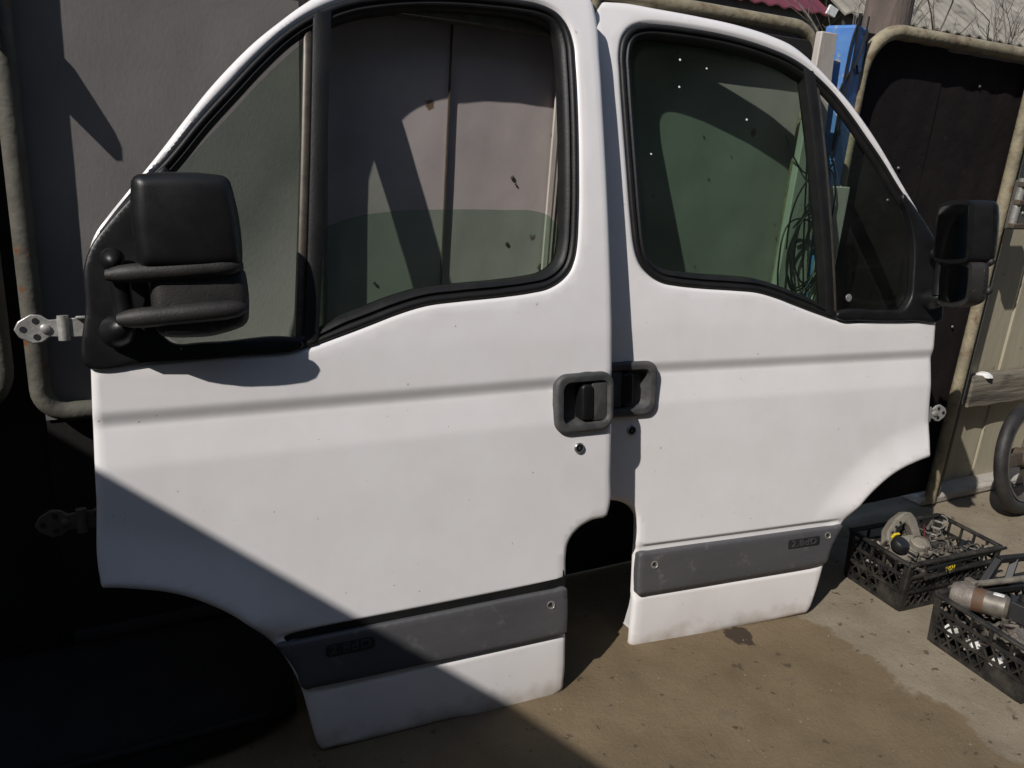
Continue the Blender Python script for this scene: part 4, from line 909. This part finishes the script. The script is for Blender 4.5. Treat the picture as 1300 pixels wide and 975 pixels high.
for nm, lab, cat, a in (('brush_motor', 'dull cylinder part standing in the middle of the casting crate', 'cylinder', (2.33, 1.37, .10, 'cyl', 'dirty_metal', 1.1, (70, 20, 30))),
        ('toothed_gear', 'toothed metal gear lying near the far end of the casting crate', 'gear', (2.40, 1.40, .09, 'gear', 'dirty_metal', 1.1, (20, 10, 0))),
        ('metal_lug', 'grey metal lug beside the rods at the near rim of the casting crate', 'lug', (2.305, 1.315, .125, 'lug', 'alloy', .9, (-15, 12, 70))),
        ('terminal_block', 'black plastic block in the far right corner of the casting crate', 'block', (2.43, 1.33, .11, 'box', 'wire_black', 1.2, (15, 0, 30))),
        ('terminal_block', 'dark block wedged behind the metal lug in the casting crate', 'block', (2.37, 1.30, .10, 'box', 'crate_plastic', 1.2, (10, 20, 10))),
        ('toothed_gear', 'smaller gear deep in the near left corner of the casting crate', 'gear', (2.14, 1.32, .07, 'gear', 'dirty_metal', .8, (60, 0, 40))),
        ('metal_lug', 'bright metal lug low in the left side of the casting crate', 'lug', (2.115, 1.40, .085, 'lug', 'zinc', .7, (40, 0, 100))),
        ('brush_motor', 'dark cylinder part at the bottom of the casting crate', 'cylinder', (2.27, 1.33, .05, 'cyl', 'dirty_metal', 1.3, (90, 0, 20))),
        ('metal_lug', 'flat lug lying on the floor of the casting crate', 'lug', (2.38, 1.44, .04, 'lug', 'dirty_metal', 1.3, (0, 0, 40)))):
    tag(chunk(*a[:4], a[4], *a[5:]).build(nm, a[4], bevel=.0015), lab, cat)
# wire spring
sp = MB(); pts = [(2.335 + .016 * math.cos(a) + .0015 * a, 1.395 + .016 * math.sin(a), .125 + .0032 * a) for a in np.linspace(0, 26, 120)]
tag(sp.tube(pts, .0018, 5).build('coil_spring', 'zinc'), 'thin bright coil spring in the middle of the casting crate', 'spring')
tag(MB().tube(smooth_loop([(2.27, 1.37, .155), (2.30, 1.40, .175), (2.335, 1.425, .172), (2.36, 1.43, .15)], .01, False), .0025, 7).build('red_wire', 'red_wire'), 'short red wire looping out beside the pale casting', 'wire')
tag(MB().tube(smooth_loop([(2.30, 1.30, .14), (2.37, 1.27, .150), (2.43, 1.28, .153), (2.46, 1.30, .140)], .012, False), .003, 7).build('black_cable', 'wire_black'), 'black cable over the right end of the casting crate', 'cable')
def scrap(x, y, rz, lx, ly, zmax, seed, label, n=230):
    r = random.Random(seed); m = MB(); M0 = TM(x, y, 0, 0, 0, rz)
    for k in range(n):
        p = M0 @ Vector((r.uniform(.03, lx - .03), r.uniform(.03, ly - .03), r.uniform(.02, zmax)))
        R = Matrix.Translation(p) @ Matrix.Rotation(r.uniform(0, 6), 4, 'Z') @ Matrix.Rotation(r.uniform(-1.4, 1.4), 4, 'X')
        s_ = r.uniform(.6, 1.5); t = r.choice('bbrpn')
        if t == 'b': m.lathe([(.007 * s_, 0), (.007 * s_, .005), (.0035 * s_, .006), (.0035 * s_, .03 * s_)], R, 6)
        elif t == 'r': m.add(*torus(.012 * s_, [(.004, -.003), (.004, .003), (-.003, .003), (-.003, -.003)], R, 10))
        elif t == 'n': m.prism([(-.018 * s_, -.006), (.014 * s_, -.01), (.02 * s_, .006), (-.012 * s_, .012)], -.004, .004, R)
        else: m.tube([R @ Vector((0, 0, 0)), R @ Vector((.02, .006, .01)), R @ Vector((.045 * s_, 0, .012)), R @ Vector((.06 * s_, -.012, 0))], .0022, 5)
    tag(m.build('scrap_metal', 'scrap_mix', smooth=False, kind='stuff'), label, 'scrap')
scrap(2.083, 1.283, -4, .385, .215, .150, 4, 'jumble of small greasy scraps filling the casting crate')
scrap(2.012, .872, -5, .40, .28, .128, 9, 'jumble of small greasy scraps filling the near crate')
# second crate
mo = empty('electric_motor', TM(2.12, 1.04, .13), 'rusty and silver electric motor with white sticker lying in the near crate', 'motor')
mm = TM(2.115, 1.085, .148, 0, 84, -68)
rel(MB().lathe([(.012, -.075), (.030, -.070), (.036, -.060), (.036, -.015)], mm, 28).build('end_cap', 'dirty_metal', bevel=.001), mo)
rel(MB().lathe([(.034, -.015), (.034, .012)], mm, 28).build('band', 'motor_rust'), mo)
rel(MB().lathe([(.033, .012), (.033, .062), (.026, .070), (.010, .072)], mm, 28).build('body', 'motor_body'), mo)
st = MB(); k = 6
for i in range(k + 1):
    a = math.radians(160 + 36 * i / k)
    for z in (.030, .056): st.v.append(tuple(mm @ Vector((.0337 * math.cos(a), .0337 * math.sin(a), z))))
for i in range(k): st.f.append((2 * i, 2 * i + 1, 2 * i + 3, 2 * i + 2))
o = rel(st.build('sticker', 'sticker_white'), mo); sd = o.modifiers.new('solid', 'SOLIDIFY'); sd.thickness = .0006
rel(MB().box(tuple(mm @ Vector((-.036, .02, -.03))), (.02, .03, .02)).build('terminal', 'alloy', bevel=.002), mo)
bk = empty('black_bracket', TM(2.26, 1.12, .13), 'black triangular bracket standing in the near crate', 'bracket')
kb = TM(2.265, 1.125, .140, 75, 0, -12)
for p, q_ in (((-.075, -.01), (.0, .075)), ((.0, .075), (.10, .075)), ((-.075, -.01), (.10, -.01)), ((.03, .0), (.06, .075))):
    rel(MB().bar(kb @ Vector((p[0], p[1], 0)), kb @ Vector((q_[0], q_[1], 0)), .02, .016).build('strut', 'wire_black', bevel=.002), bk)
tag(MB().tube([(2.13, 1.155, .155), (2.20, 1.13, .158), (2.34, 1.10, .160)], .009, 10).build('plastic_hose', 'alloy'), 'pale hose lying across the near crate behind the motor', 'hose')
for nm, lab, cat, a in (('terminal_block', 'black box part on the right of the motor in the near crate', 'block', (2.20, 1.02, .135, 'box', 'wire_black', 1.5, (10, 10, 30))),
        ('white_clip', 'white plastic cap seen through the lattice at the left of the near crate', 'clip', (2.050, 1.10, .060, 'box', 'plastic_white', .7, (30, 10, 0))),
        ('white_clip', 'white plastic cap in the middle of the near crate lattice', 'clip', (2.047, 1.035, .055, 'box', 'plastic_white', .8, (0, 40, 60))),
        ('white_clip', 'white plastic cap at the near end of the near crate lattice', 'clip', (2.043, .96, .050, 'box', 'plastic_white', .8, (20, 20, 20))),
        ('toothed_gear', 'dirty gear at the near end of the near crate', 'gear', (2.10, .94, .11, 'gear', 'dirty_metal', 1.2, (30, 10, 0))),
        ('metal_lug', 'dark lug under the motor in the near crate', 'lug', (2.13, 1.0, .06, 'lug', 'dirty_metal', 1.6, (0, 10, 60))),
        ('brush_motor', 'dark cylinder part at the far right of the near crate', 'cylinder', (2.29, 1.04, .10, 'cyl', 'crate_plastic', 1.5, (80, 0, 60))),
        ('terminal_block', 'grey box part lying near the front rim of the near crate', 'block', (2.16, .93, .12, 'box', 'dirty_metal', 1.4, (10, -10, 50)))):
    tag(chunk(*a[:4], a[4], *a[5:]).build(nm, a[4], bevel=.0015), lab, cat)
bpy.context.view_layer.update()
